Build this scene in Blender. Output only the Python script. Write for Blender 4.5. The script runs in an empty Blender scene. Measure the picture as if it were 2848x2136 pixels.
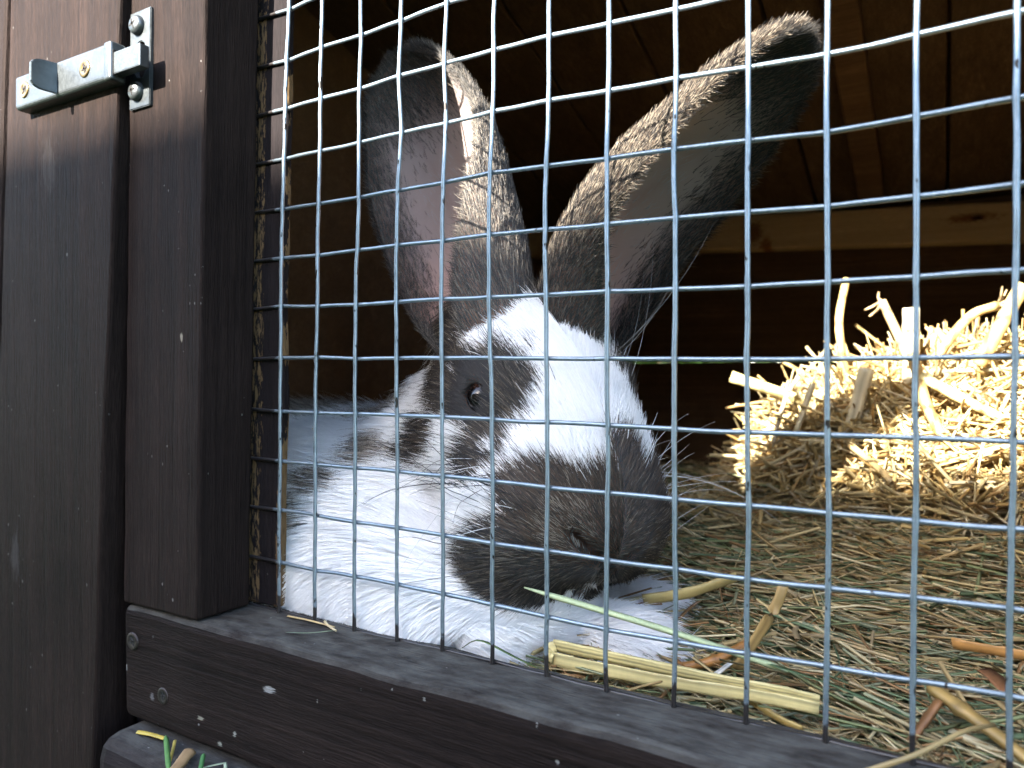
import bpy, bmesh, math, random
import numpy as np
from mathutils import Vector, Matrix

random.seed(7)
rng = np.random.default_rng(11)
scene = bpy.context.scene
COL = scene.collection

# ------------------------------------------------------------------ camera
cam_d = bpy.data.cameras.new('camera')
cam = bpy.data.objects.new('camera', cam_d)
COL.objects.link(cam)
CAM = Vector((0.21547, -0.19423, -0.00602))
right = Vector((0.86120, 0.50821, 0.00768))
up = Vector((-0.01016, 0.00211, 0.99995))
fwd = Vector((-0.50816, 0.86123, -0.00698))
m = Matrix((right, up, -fwd)).transposed().to_4x4()
m.translation = CAM
cam.matrix_world = m
cam_d.sensor_width = 36.0
cam_d.lens = 25.892
cam_d.clip_start = 0.01
cam_d.clip_end = 400
cam_d.dof.use_dof = True
cam_d.dof.focus_distance = 0.25
cam_d.dof.aperture_fstop = 15.0
scene.camera = cam

# ------------------------------------------------------------------ sky and sun
SUN = Vector((0.17, 1.0, -0.56)).normalized()          # the way the sunlight travels
elev = math.asin(-SUN.z)
world = bpy.data.worlds.new('World')
scene.world = world
world.use_nodes = True
wn = world.node_tree
wn.nodes.clear()
sky = wn.nodes.new('ShaderNodeTexSky')
sky.sky_type = 'NISHITA'
sky.sun_disc = False
sky.sun_elevation = elev
sky.sun_rotation = math.atan2(-SUN.x, -SUN.y)
sky.air_density = 1.0
sky.dust_density = 1.2
bg = wn.nodes.new('ShaderNodeBackground')
bg.inputs['Strength'].default_value = 0.15
wo = wn.nodes.new('ShaderNodeOutputWorld')
wn.links.new(sky.outputs[0], bg.inputs[0])
wn.links.new(bg.outputs[0], wo.inputs[0])
sun_d = bpy.data.lights.new('sun', 'SUN')
sun_d.energy = 5.0
sun_d.angle = math.radians(0.53)
sun_d.color = (1.0, 0.93, 0.82)
sun = bpy.data.objects.new('sun', sun_d)
sun.rotation_euler = SUN.to_track_quat('-Z', 'Y').to_euler()
sun.location = (-1, -3, 3)
COL.objects.link(sun)
vs = scene.view_settings
vs.view_transform = 'Standard'
vs.look = 'None'
vs.exposure = 3.5
vs.gamma = 1.0
vs.use_curve_mapping = False
scene.cycles_curves.shape = 'RIBBONS'
scene.cycles_curves.subdivisions = 1
scene.cycles.max_bounces = 6
scene.cycles.diffuse_bounces = 4
scene.cycles.transparent_max_bounces = 6


# ------------------------------------------------------------------ material helpers
def mat(name):
    mt = bpy.data.materials.new(name)
    mt.use_nodes = True
    nt = mt.node_tree
    nt.nodes.clear()
    out = nt.nodes.new('ShaderNodeOutputMaterial')
    return mt, nt, out


def N(nt, kind, **kw):
    n = nt.nodes.new(kind)
    for k, v in kw.items():
        if k.startswith('i_'):
            key = k[2:]
            key = int(key) if key.isdigit() else key.replace('_', ' ')
            n.inputs[key].default_value = v
        else:
            setattr(n, k, v)
    return n


def math_node(nt, op, a, b=None, clamp=False):
    n = nt.nodes.new('ShaderNodeMath')
    n.operation = op
    n.use_clamp = clamp
    for i, v in enumerate((a, b)):
        if v is None:
            continue
        if isinstance(v, (int, float)):
            n.inputs[i].default_value = v
        else:
            nt.links.new(v, n.inputs[i])
    return n.outputs[0]


def ramp(nt, fac, stops):
    r = nt.nodes.new('ShaderNodeValToRGB')
    e = r.color_ramp.elements
    while len(e) < len(stops):
        e.new(0.5)
    for el, (p, c) in zip(e, stops):
        el.position = p
        el.color = (*c, 1) if len(c) == 3 else c
    nt.links.new(fac, r.inputs[0])
    return r.outputs[0]


def mixc(nt, fac, a, b, mode='MIX'):
    n = nt.nodes.new('ShaderNodeMix')
    n.data_type = 'RGBA'
    n.blend_type = mode
    for i, v in ((0, fac), (6, a), (7, b)):
        if isinstance(v, (int, float)):
            n.inputs[i].default_value = v
        elif isinstance(v, tuple):
            n.inputs[i].default_value = (*v, 1)
        else:
            nt.links.new(v, n.inputs[i])
    return n.outputs[2]


def coords(nt, scale, offset=(0, 0, 0)):
    tc = nt.nodes.new('ShaderNodeTexCoord')
    mp = nt.nodes.new('ShaderNodeMapping')
    mp.inputs['Scale'].default_value = scale
    mp.inputs['Location'].default_value = offset
    nt.links.new(tc.outputs['Object'], mp.inputs[0])
    return mp.outputs[0]


def noise(nt, vec, scale=1.0, detail=4.0, rough=0.55, dist=0.0):
    n = nt.nodes.new('ShaderNodeTexNoise')
    n.inputs['Scale'].default_value = scale
    n.inputs['Detail'].default_value = detail
    n.inputs['Roughness'].default_value = rough
    n.inputs['Distortion'].default_value = dist
    nt.links.new(vec, n.inputs['Vector'])
    return n.outputs[0]


def bump(nt, height, strength, dist, prev=None):
    b = nt.nodes.new('ShaderNodeBump')
    b.inputs['Strength'].default_value = strength
    b.inputs['Distance'].default_value = dist
    nt.links.new(height, b.inputs['Height'])
    if prev is not None:
        nt.links.new(prev, b.inputs['Normal'])
    return b.outputs[0]


def wood(name, dark, light, grain, specks=0.0, rough=0.55, dust=0.0, ring=0.25, fine=1.0, marks=(), wear=None, offset=(0, 0, 0)):
    """stained or raw timber with the grain along axis `grain` ('X', 'Y' or 'Z')"""
    mt, nt, out = mat(name)
    ax = 'XYZ'.index(grain)
    s1 = [420.0, 420.0, 420.0]
    s1[ax] = 9.0
    s2 = [70.0, 70.0, 70.0]
    s2[ax] = 3.0
    s3 = [1500.0, 1500.0, 1500.0]
    s3[ax] = 160.0
    g1 = noise(nt, coords(nt, s1, offset), 1, 3, 0.6, 0.3)
    g2 = noise(nt, coords(nt, s2, offset), 1, 4, 0.6, 0.8)
    g3 = noise(nt, coords(nt, s3, offset), 1, 2, 0.7)
    blot = noise(nt, coords(nt, (22, 22, 22), offset), 1, 5, 0.6)
    f = math_node(nt, 'ADD', math_node(nt, 'MULTIPLY', g1, 0.55), math_node(nt, 'MULTIPLY', g2, 0.45))
    f = math_node(nt, 'ADD', math_node(nt, 'MULTIPLY', f, 0.72), math_node(nt, 'MULTIPLY', blot, 0.28))
    f = math_node(nt, 'ADD', f, math_node(nt, 'MULTIPLY', math_node(nt, 'SUBTRACT', g3, 0.5), 0.42 * fine))
    c = ramp(nt, f, [(0.30, dark), (0.55, tuple(0.5 * (a_ + b_) for a_, b_ in zip(dark, light))), (0.78, tuple(1.25 * b_ for b_ in light))])
    roughv = math_node(nt, 'ADD', math_node(nt, 'MULTIPLY', g1, 0.25), rough + 0.05)
    if dust > 0:
        # weathered, dusty upward faces
        geo = nt.nodes.new('ShaderNodeNewGeometry')
        sep = nt.nodes.new('ShaderNodeSeparateXYZ')
        nt.links.new(geo.outputs['True Normal'], sep.inputs[0])
        upf = math_node(nt, 'MULTIPLY', math_node(nt, 'SUBTRACT', sep.outputs[2], 0.35), 1.8, True)
        dn = noise(nt, coords(nt, (70, 170, 170), offset), 1, 6, 0.7)
        upf = math_node(nt, 'MULTIPLY', upf, math_node(nt, 'MULTIPLY', math_node(nt, 'SUBTRACT', dn, 0.28), 3.0, True))
        c = mixc(nt, math_node(nt, 'MULTIPLY', upf, dust), c, (0.085, 0.082, 0.072))
        roughv = math_node(nt, 'ADD', roughv, math_node(nt, 'MULTIPLY', upf, 0.3))
    for (cx, cy, cz, rx, ry, rz, col) in marks:
        tc = nt.nodes.new('ShaderNodeTexCoord')
        mp = nt.nodes.new('ShaderNodeMapping')
        mp.vector_type = 'TEXTURE'
        mp.inputs['Location'].default_value = (cx, cy, cz)
        mp.inputs['Scale'].default_value = (rx, ry, rz)
        nt.links.new(tc.outputs['Object'], mp.inputs[0])
        ln = nt.nodes.new('ShaderNodeVectorMath')
        ln.operation = 'LENGTH'
        nt.links.new(mp.outputs[0], ln.inputs[0])
        k = math_node(nt, 'ADD', ln.outputs['Value'], math_node(nt, 'MULTIPLY', math_node(nt, 'SUBTRACT', g3, 0.5), 3.2))
        k = math_node(nt, 'MULTIPLY', math_node(nt, 'SUBTRACT', 1.0, k), 3.0, True)
        c = mixc(nt, k, c, col)
    if specks > 0:
        vo = nt.nodes.new('ShaderNodeTexVoronoi')
        vo.inputs['Scale'].default_value = 1.0
        vo.inputs['Randomness'].default_value = 1.0
        nt.links.new(coords(nt, (330, 330, 250), offset), vo.inputs['Vector'])
        sp = math_node(nt, 'LESS_THAN', math_node(nt, 'ADD', vo.outputs['Distance'], math_node(nt, 'MULTIPLY', math_node(nt, 'SUBTRACT', g3, 0.5), 0.5)), math_node(nt, 'MULTIPLY', math_node(nt, 'SUBTRACT', noise(nt, coords(nt, (60, 60, 60), offset), 1, 3), 0.44), 0.75))
        sel = nt.nodes.new('ShaderNodeSeparateColor')
        nt.links.new(vo.outputs['Color'], sel.inputs[0])
        sp = math_node(nt, 'MULTIPLY', sp, math_node(nt, 'GREATER_THAN', sel.outputs[0], 0.80))
        c = mixc(nt, math_node(nt, 'MULTIPLY', sp, specks), c, (0.13, 0.125, 0.118))
    if wear is not None:
        c = wear(nt, c, g3)
    b = N(nt, 'ShaderNodeBsdfPrincipled')
    nt.links.new(c, b.inputs['Base Color'])
    nt.links.new(roughv, b.inputs['Roughness'])
    b.inputs['Specular IOR Level'].default_value = 0.05
    nrm = bump(nt, g1, ring * 1.3, 0.0009)
    nrm = bump(nt, g3, 0.6 * fine, 0.0006, nrm)
    nt.links.new(nrm, b.inputs['Normal'])
    nt.links.new(b.outputs[0], out.inputs[0])
    return mt


def metal(name, col, rough, metallic=1.0, spot=0.0, spot_col=(0.02, 0.018, 0.016), paint=None):
    mt, nt, out = mat(name)
    n1 = noise(nt, coords(nt, (900, 900, 900)), 1, 4, 0.6)
    n2 = noise(nt, coords(nt, (150, 150, 150)), 1, 5, 0.65)
    c = mixc(nt, n1, tuple(v * 0.72 for v in col), col)
    c = mixc(nt, math_node(nt, 'MULTIPLY', math_node(nt, 'SUBTRACT', n2, 0.45), 3.0, True), c, tuple(v * 0.55 for v in col))
    b = N(nt, 'ShaderNodeBsdfPrincipled')
    met = metallic
    if spot > 0:
        n3 = noise(nt, coords(nt, (520, 520, 210), (3, 1, 7)), 1, 2, 0.5)
        k = math_node(nt, 'MULTIPLY', math_node(nt, 'SUBTRACT', n3, 0.80 - spot), 25.0, True)
        c = mixc(nt, k, c, spot_col)
    if paint is not None:
        k = paint(nt, n2)
        c = mixc(nt, k, c, (0.010, 0.008, 0.008))
        mm = math_node(nt, 'MULTIPLY', math_node(nt, 'SUBTRACT', 1.0, k), metallic)
        nt.links.new(mm, b.inputs['Metallic'])
    else:
        b.inputs['Metallic'].default_value = met
    nt.links.new(c, b.inputs['Base Color'])
    nt.links.new(math_node(nt, 'ADD', math_node(nt, 'MULTIPLY', n1, 0.22), rough - 0.1), b.inputs['Roughness'])
    nt.links.new(bump(nt, n1, 0.22, 0.0003), b.inputs['Normal'])
    nt.links.new(b.outputs[0], out.inputs[0])
    return mt


def attr_mat(name, rough=0.6, trans=0.0, spec=0.3, vary=0.0, attr='col'):
    """colour from a per-point attribute, optionally letting light through"""
    mt, nt, out = mat(name)
    a = N(nt, 'ShaderNodeAttribute', attribute_name=attr)
    c = a.outputs['Color']
    if vary:
        n1 = noise(nt, coords(nt, (700, 700, 700)), 1, 3, 0.6)
        c = mixc(nt, math_node(nt, 'MULTIPLY', n1, vary), c, mixc(nt, 1.0, c, (0.45, 0.40, 0.35), 'MULTIPLY'))
    b = N(nt, 'ShaderNodeBsdfPrincipled')
    nt.links.new(c, b.inputs['Base Color'])
    b.inputs['Roughness'].default_value = rough
    b.inputs['Specular IOR Level'].default_value = spec
    sh = b.outputs[0]
    if trans:
        t = N(nt, 'ShaderNodeBsdfTranslucent')
        nt.links.new(c, t.inputs[0])
        mx = N(nt, 'ShaderNodeMixShader')
        mx.inputs[0].default_value = trans
        nt.links.new(sh, mx.inputs[1])
        nt.links.new(t.outputs[0], mx.inputs[2])
        sh = mx.outputs[0]
    nt.links.new(sh, out.inputs[0])
    return mt


# ------------------------------------------------------------------ object helpers
def tag(o, label=None, cat=None, group=None, kind=None):
    if label:
        o['label'] = label
    if cat:
        o['category'] = cat
    if group:
        o['group'] = group
    if kind:
        o['kind'] = kind
    return o


def root(name, loc, label, cat, group=None):
    o = bpy.data.objects.new(name, None)
    o.empty_display_size = 0.02
    o.location = loc
    COL.objects.link(o)
    return tag(o, label, cat, group)


def link(name, me, material, parent=None):
    """mesh data is in world coordinates; under a parent it is moved back by the parent's place"""
    o = bpy.data.objects.new(name, me)
    if material is not None:
        me.materials.append(material)
    COL.objects.link(o)
    if parent is not None:
        o.parent = parent
        off = Vector((0, 0, 0))
        q = parent
        while q is not None:
            off += q.location
            q = q.parent
        o.location = -off
    return o


def mesh_np(name, v, f, smooth=True):
    me = bpy.data.meshes.new(name)
    v = np.asarray(v, np.float32)
    f = np.asarray(f, np.int32)
    k = f.shape[1]
    me.vertices.add(len(v))
    me.vertices.foreach_set('co', v.ravel())
    me.loops.add(f.size)
    me.loops.foreach_set('vertex_index', f.ravel())
    me.polygons.add(len(f))
    me.polygons.foreach_set('loop_start', np.arange(0, f.size, k, dtype=np.int32))
    me.polygons.foreach_set('loop_total', np.full(len(f), k, np.int32))
    me.polygons.foreach_set('use_smooth', np.full(len(f), smooth, bool))
    me.update(calc_edges=True)
    me.validate()
    return me


def col_attr(me, cols, name='col'):
    a = me.attributes.new(name, 'FLOAT_COLOR', 'POINT')
    c = np.ones((len(me.vertices), 4), np.float32)
    c[:, :3] = cols
    a.data.foreach_set('color', c.ravel())


def bm_mesh(name, bm, smooth=False):
    me = bpy.data.meshes.new(name)
    bm.normal_update()
    bm.to_mesh(me)
    bm.free()
    if smooth:
        for p in me.polygons:
            p.use_smooth = True
    return me


def block_mesh(name, x0, x1, y0, y1, z0, z1, bev=0.0015, segs=2, leanx=0.0, wob=0.0, cuts=0, axis=2):
    """a sawn timber: a box with softened edges, optionally leaning and slightly uneven along its length"""
    bm = bmesh.new()
    r = bmesh.ops.create_cube(bm, size=1.0)
    for v in bm.verts:
        v.co = Vector((x0 + (v.co.x + .5) * (x1 - x0), y0 + (v.co.y + .5) * (y1 - y0), z0 + (v.co.z + .5) * (z1 - z0)))
    if bev > 0:
        bmesh.ops.bevel(bm, geom=list(bm.edges), offset=bev, segments=segs, profile=0.5, affect='EDGES', clamp_overlap=True)
    if cuts:
        lo, hi = (x0, x1) if axis == 0 else ((y0, y1) if axis == 1 else (z0, z1))
        nrm = Vector((axis == 0, axis == 1, axis == 2))
        for k in range(1, cuts):
            t = lo + (hi - lo) * k / cuts
            co = Vector((0, 0, 0))
            co[axis] = t
            bmesh.ops.bisect_plane(bm, geom=bm.verts[:] + bm.edges[:] + bm.faces[:], plane_co=co, plane_no=nrm)
    if wob:
        from mathutils import noise as mn
        for v in bm.verts:
            q = v.co * 55.0 + Vector((x0 * 91, y0 * 57, z0 * 33))
            v.co += Vector((mn.noise(q), mn.noise(q + Vector((31, 7, 3))), mn.noise(q + Vector((5, 61, 17))))) * wob
    if leanx:
        for v in bm.verts:
            v.co.x += leanx * v.co.z
    me = bm_mesh(name, bm)
    for p in me.polygons:
        p.use_smooth = False
    return me


def block(name, material, parent, *a, **k):
    return link(name, block_mesh(name, *a, **k), material, parent)


def frames(pts):
    """unit tangents and two side vectors along polylines; pts (n, s, 3)"""
    t = np.gradient(pts, axis=1)
    t /= np.linalg.norm(t, axis=2, keepdims=True) + 1e-12
    ref = np.zeros_like(t)
    ref[..., 2] = 1
    par = np.abs(t[..., 2]) > 0.9
    ref[par] = (1, 0, 0)
    a = np.cross(t, ref)
    a /= np.linalg.norm(a, axis=2, keepdims=True) + 1e-12
    b = np.cross(a, t)
    return t, a, b


def tubes(pts, rad, sides=5, flat=1.0, roll=None, cap=True):
    """many tubes at once: pts (n, s, 3), rad (n, s) -> vertices, quads (ends closed with a fan squashed to quads)"""
    n, s, _ = pts.shape
    t, a, b = frames(pts)
    if roll is None:
        roll = np.zeros(n)
    cr, sr = np.cos(roll)[:, None, None], np.sin(roll)[:, None, None]
    a2, b2 = a * cr + b * sr, b * cr - a * sr
    ang = np.arange(sides) * 2 * math.pi / sides
    flat = np.broadcast_to(np.asarray(flat, float), (n,))[:, None, None, None]
    v = pts[:, :, None, :] + rad[:, :, None, None] * (np.cos(ang)[None, None, :, None] * a2[:, :, None, :] + flat * np.sin(ang)[None, None, :, None] * b2[:, :, None, :])
    base = np.arange(n)[:, None, None] * (s * sides)
    i = np.arange(s - 1)[None, :, None] * sides
    k = np.arange(sides)[None, None, :]
    k2 = (k + 1) % sides
    f = np.stack([base + i + k, base + i + k2, base + i + sides + k2, base + i + sides + k], -1).reshape(-1, 4)
    return v.reshape(-1, 3), f, s * sides


def curve_pts(ctrl, n=12):
    """smooth polyline through a few points"""
    c = np.asarray(ctrl, float)
    if len(c) == 2:
        u = np.linspace(0, 1, n)[:, None]
        return c[0] * (1 - u) + c[1] * u
    d = np.r_[0, np.cumsum(np.linalg.norm(np.diff(c, axis=0), axis=1))]
    d /= d[-1]
    p = np.vstack([2 * c[0] - c[1], c, 2 * c[-1] - c[-2]])
    out = []
    for u in np.linspace(0, 1, n):
        k = min(np.searchsorted(d, u, side='right') - 1, len(c) - 2)
        t = (u - d[k]) / (d[k + 1] - d[k] + 1e-12)
        p0, p1, p2, p3 = p[k], p[k + 1], p[k + 2], p[k + 3]
        out.append(0.5 * (2 * p1 + (p2 - p0) * t + (2 * p0 - 5 * p1 + 4 * p2 - p3) * t * t + (3 * p1 - p0 - 3 * p2 + p3) * t ** 3))
    return np.array(out)

# ------------------------------------------------------------------ the setting: lawn
mt, nt, out = mat('lawn')
g = noise(nt, coords(nt, (3, 3, 3)), 1, 8, 0.7)
c = ramp(nt, g, [(0.3, (0.035, 0.07, 0.015)), (0.7, (0.09, 0.14, 0.03))])
b = N(nt, 'ShaderNodeBsdfPrincipled', i_Roughness=0.9)
nt.links.new(c, b.inputs[0])
nt.links.new(bump(nt, noise(nt, coords(nt, (160, 160, 160)), 1, 3), 0.8, 0.02), b.inputs['Normal'])
nt.links.new(b.outputs[0], out.inputs[0])
GZ = -0.75
bm = bmesh.new()
bmesh.ops.create_grid(bm, x_segments=40, y_segments=40, size=90)
for v in bm.verts:
    v.co.z = GZ - 0.002 + 0.004 * math.sin(v.co.x * 0.7) * math.cos(v.co.y * 0.5)
ground = link('ground', bm_mesh('ground', bm), mt)
tag(ground, 'green lawn under and behind the hutch', kind='structure')

# ------------------------------------------------------------------ timber
M_STILE = wood('stile_timber', (0.0046, 0.0033, 0.0031), (0.0225, 0.0148, 0.0125), 'Z', specks=0.8, ring=0.55,
               marks=[(-0.0318, -0.025, 0.0805, 0.0011, 0.004, 0.0042, (0.006, 0.005, 0.005)),
                      (-0.0370, -0.025, 0.0470, 0.0010, 0.004, 0.0020, (0.012, 0.010, 0.010)),
                      (-0.0240, -0.025, 0.0080, 0.0008, 0.004, 0.0016, (0.16, 0.14, 0.11))], offset=(0.3, 0, 0))
M_RAIL = wood('rail_timber', (0.0048, 0.0035, 0.0033), (0.020, 0.0135, 0.0118), 'X', specks=0.9, dust=0.75, ring=0.45,
              marks=[(-0.0405, -0.025, -0.1265, 0.0012, 0.004, 0.0016, (0.08, 0.075, 0.075)),
                     (0.0235, -0.025, -0.1100, 0.0034, 0.004, 0.0011, (0.16, 0.155, 0.15)),
                     (-0.0570, -0.025, -0.1190, 0.0008, 0.004, 0.0014, (0.17, 0.165, 0.15)),
                     (0.0060, -0.025, -0.1290, 0.0011, 0.004, 0.0010, (0.15, 0.15, 0.135)),
                     (-0.0120, -0.025, -0.1275, 0.0016, 0.004, 0.0009, (0.15, 0.14, 0.11)),
                     (-0.0020, -0.025, -0.1345, 0.0012, 0.004, 0.0010, (0.14, 0.14, 0.12))], offset=(0.1, 0.2, 0))
M_BOARD = wood('front_board_timber', (0.0046, 0.0032, 0.0029), (0.0225, 0.0145, 0.0120), 'Z', specks=0.5, ring=0.35,
               marks=[(-0.105, -0.0295, 0.080, 0.006, 0.004, 0.012, (0.024, 0.019, 0.017)),
                      (-0.130, -0.0295, -0.083, 0.004, 0.004, 0.010, (0.026, 0.022, 0.021))], offset=(0.8, 0, 0))
M_LEDGE = wood('ledge_timber', (0.007, 0.0055, 0.0058), (0.022, 0.017, 0.0168), 'X', specks=0.8, dust=0.55, ring=0.4, offset=(0.5, 0.4, 0))
M_INNER = wood('inner_timber', (0.11, 0.060, 0.030), (0.27, 0.165, 0.085), 'X', specks=0.0, ring=0.3, rough=0.7, offset=(0.2, 0, 0.1),
               marks=[(0.055, 0.53, 0.135, 0.010, 0.05, 0.012, (0.07, 0.035, 0.018)), (0.063, 0.53, 0.122, 0.006, 0.05, 0.010, (0.10, 0.045, 0.022)),
                      (0.235, 0.53, 0.137, 0.016, 0.05, 0.004, (0.08, 0.035, 0.018)), (0.237, 0.53, 0.137, 0.004, 0.05, 0.003, (0.02, 0.012, 0.01))])
M_BEAM = wood('beam_timber', (0.28, 0.19, 0.10), (0.44, 0.32, 0.18), 'X', ring=0.25, rough=0.7, offset=(0.6, 0, 0.1),
              marks=[(0.055, 0.53, 0.135, 0.010, 0.05, 0.012, (0.13, 0.065, 0.03)), (0.067, 0.53, 0.120, 0.006, 0.05, 0.012, (0.18, 0.075, 0.03)),
                     (0.232, 0.53, 0.131, 0.020, 0.05, 0.004, (0.17, 0.075, 0.035)), (0.236, 0.53, 0.131, 0.005, 0.05, 0.003, (0.03, 0.016, 0.012))])
M_ROOF = wood('roof_timber', (0.028, 0.017, 0.010), (0.10, 0.062, 0.034), 'Y', ring=0.3, rough=0.75, offset=(0.9, 0.3, 0))
M_DARK = wood('dark_inner_timber', (0.045, 0.026, 0.015), (0.12, 0.07, 0.038), 'X', ring=0.3, rough=0.75, offset=(0.4, 0.3, 0))


def raw_edges(nt, c, g3):
    """stain chipped off along the two long edges of the batten: raw wood shows"""
    tc = nt.nodes.new('ShaderNodeTexCoord')
    sp = nt.nodes.new('ShaderNodeSeparateXYZ')
    nt.links.new(tc.outputs['Object'], sp.inputs[0])
    lean = math_node(nt, 'SUBTRACT', sp.outputs[0], math_node(nt, 'MULTIPLY', sp.outputs[2], 0.014))
    big = noise(nt, coords(nt, (90, 90, 34), (5, 2, 1)), 1, 5, 0.65)
    fine = noise(nt, coords(nt, (900, 900, 220)), 1, 4, 0.6)
    w = math_node(nt, 'ADD', math_node(nt, 'MULTIPLY', math_node(nt, 'SUBTRACT', big, 0.56), 0.012), math_node(nt, 'MULTIPLY', math_node(nt, 'SUBTRACT', fine, 0.5), 0.003))
    low = math_node(nt, 'MULTIPLY', math_node(nt, 'SUBTRACT', 0.05, sp.outputs[2]), 0.012)
    e1 = math_node(nt, 'GREATER_THAN', math_node(nt, 'ADD', lean, math_node(nt, 'ADD', w, low)), -0.0006)
    e2 = math_node(nt, 'LESS_THAN', math_node(nt, 'ADD', lean, math_node(nt, 'MULTIPLY', w, 0.8)), -0.0122)
    k = math_node(nt, 'MAXIMUM', e1, math_node(nt, 'MULTIPLY', e2, math_node(nt, 'GREATER_THAN', fine, 0.50)))
    return mixc(nt, k, c, mixc(nt, fine, (0.030, 0.016, 0.007), (0.17, 0.11, 0.055)))


M_BATTEN = wood('batten_timber', (0.006, 0.005, 0.0055), (0.016, 0.0125, 0.013), 'Z', specks=0.5, ring=0.4, wear=raw_edges, offset=(0.7, 0, 0))
M_GALV = metal('zinc_plated_steel', (0.095, 0.106, 0.112), 0.45, metallic=0.92)
M_ZINC_DULL = metal('dull_zinc', (0.11, 0.13, 0.142), 0.5, metallic=0.85)
M_BRASS = metal('yellow_passivated_steel', (0.26, 0.175, 0.075), 0.33)
M_BLACKSCREW = metal('stained_screw_steel', (0.030, 0.022, 0.020), 0.45, metallic=0.5)
mt, nt, out = mat('recess_shade')  # near-black colour stands in for shade inside screw crosses and bolt slot
b = N(nt, 'ShaderNodeBsdfPrincipled', i_Roughness=0.9)
b.inputs[0].default_value = (0.008, 0.007, 0.007, 1)
nt.links.new(b.outputs[0], out.inputs[0])
M_RECESS = mt


def paint_wire(nt, n2):
    """frame stain slopped over the wire near the timber"""
    tc = nt.nodes.new('ShaderNodeTexCoord')
    sp = nt.nodes.new('ShaderNodeSeparateXYZ')
    nt.links.new(tc.outputs['Object'], sp.inputs[0])
    wob = math_node(nt, 'MULTIPLY', math_node(nt, 'SUBTRACT', n2, 0.5), 0.016)
    kz = math_node(nt, 'MULTIPLY', math_node(nt, 'SUBTRACT', -0.0875, math_node(nt, 'ADD', sp.outputs[2], wob)), 900.0, True)
    lowx = math_node(nt, 'MULTIPLY', math_node(nt, 'SUBTRACT', -0.012, sp.outputs[2], ), 0.06, True)
    kx = math_node(nt, 'MULTIPLY', math_node(nt, 'SUBTRACT', math_node(nt, 'SUBTRACT', lowx, 0.0035), math_node(nt, 'ADD', sp.outputs[0], wob)), 900.0, True)
    return math_node(nt, 'MAXIMUM', kz, kx)


M_WIRE = metal('galvanised_wire', (0.235, 0.295, 0.345), 0.40, metallic=0.7, spot=0.13, paint=paint_wire)

# ------------------------------------------------------------------ the hutch
hutch = root('rabbit_hutch', (0.15, 0.25, GZ), 'dark brown stained wooden rabbit hutch with boarded front and raw wood inside', 'hutch')
LB = 0.055                                                              # the boarded front leans a little
block('front_board', M_BOARD, hutch, -0.1445, -0.0625, -0.0295, -0.012, -0.34, 0.37, bev=0.0012, leanx=LB, cuts=30, wob=0.0004)
block('front_board', M_BOARD, hutch, -0.2380, -0.1460, -0.0300, -0.012, -0.34, 0.37, bev=0.0022, leanx=LB, cuts=20, wob=0.0004)
block('front_board', M_BOARD, hutch, -0.3310, -0.2395, -0.0297, -0.012, -0.34, 0.37, bev=0.0022, leanx=LB, cuts=20, wob=0.0004)
block('bottom_frame', M_LEDGE, hutch, -0.0585, 0.46, -0.0375, 0.060, -0.200, -0.1400, bev=0.0085, segs=3, cuts=40, axis=0, wob=0.0006)
block('bottom_frame', M_LEDGE, hutch, -0.240, -0.0595, -0.0105, 0.060, -0.200, -0.1225, bev=0.002)
block('door_jamb', M_LEDGE, hutch, -0.125, -0.0440, 0.0056, 0.030, -0.1215, 0.2990, bev=0.0015)
block('floor_board', M_DARK, hutch, -0.33, 0.46, 0.0065, 0.57, -0.138, -0.122, bev=0.001)
# back wall: two boards with a thin slit between them
block('back_board', M_DARK, hutch, -0.33, 0.46, 0.5505, 0.566, -0.121, 0.0122, bev=0.0002, cuts=24, axis=0, wob=0.0006)
block('back_board', M_DARK, hutch, -0.33, 0.46, 0.5500, 0.566, 0.0133, 0.1300, bev=0.0002, cuts=24, axis=0, wob=0.0006)
block('back_board', M_INNER, hutch, -0.33, 0.46, 0.5510, 0.566, 0.1310, 0.1720, bev=0.0008)
bm_ = block_mesh('back_beam', -0.33, 0.46, 0.528, 0.549, 0.1175, 0.1500, bev=0.002, cuts=20, axis=0, wob=0.0005)
for v in bm_.vertices:
    v.co.z += -0.050 * (v.co.x - 0.10)
link('back_beam', bm_, M_BEAM, hutch)
# sloping roof boards, higher at the front
RS = -0.3175


def roof_piece(name, material, x0, x1, y0, y1, drop, thick, bev=0.001):
    me = block_mesh(name, x0, x1, y0, y1, 0.0, thick, bev=bev, cuts=12, axis=1, wob=0.0005)
    for v in me.vertices:
        v.co.z += 0.326 + RS * v.co.y - drop
    return link(name, me, material, hutch)


xs = [-0.34, -0.2105, -0.1305, -0.0495, 0.0275, 0.1105, 0.2145, 0.3005, 0.3850, 0.47]
for k in range(len(xs) - 1):
    roof_piece('roof_board', M_ROOF, xs[k] + 0.0012, xs[k + 1] - 0.0012, -0.075, 0.62, -0.0004 * (k % 3), 0.016)
roof_piece('roof_cover', M_DARK, -0.35, 0.48, -0.085, 0.63, -0.0190, 0.004)
roof_piece('rafter', M_DARK, 0.1480, 0.1680, 0.02, 0.520, 0.0125, 0.0120, bev=0.0015)
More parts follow.
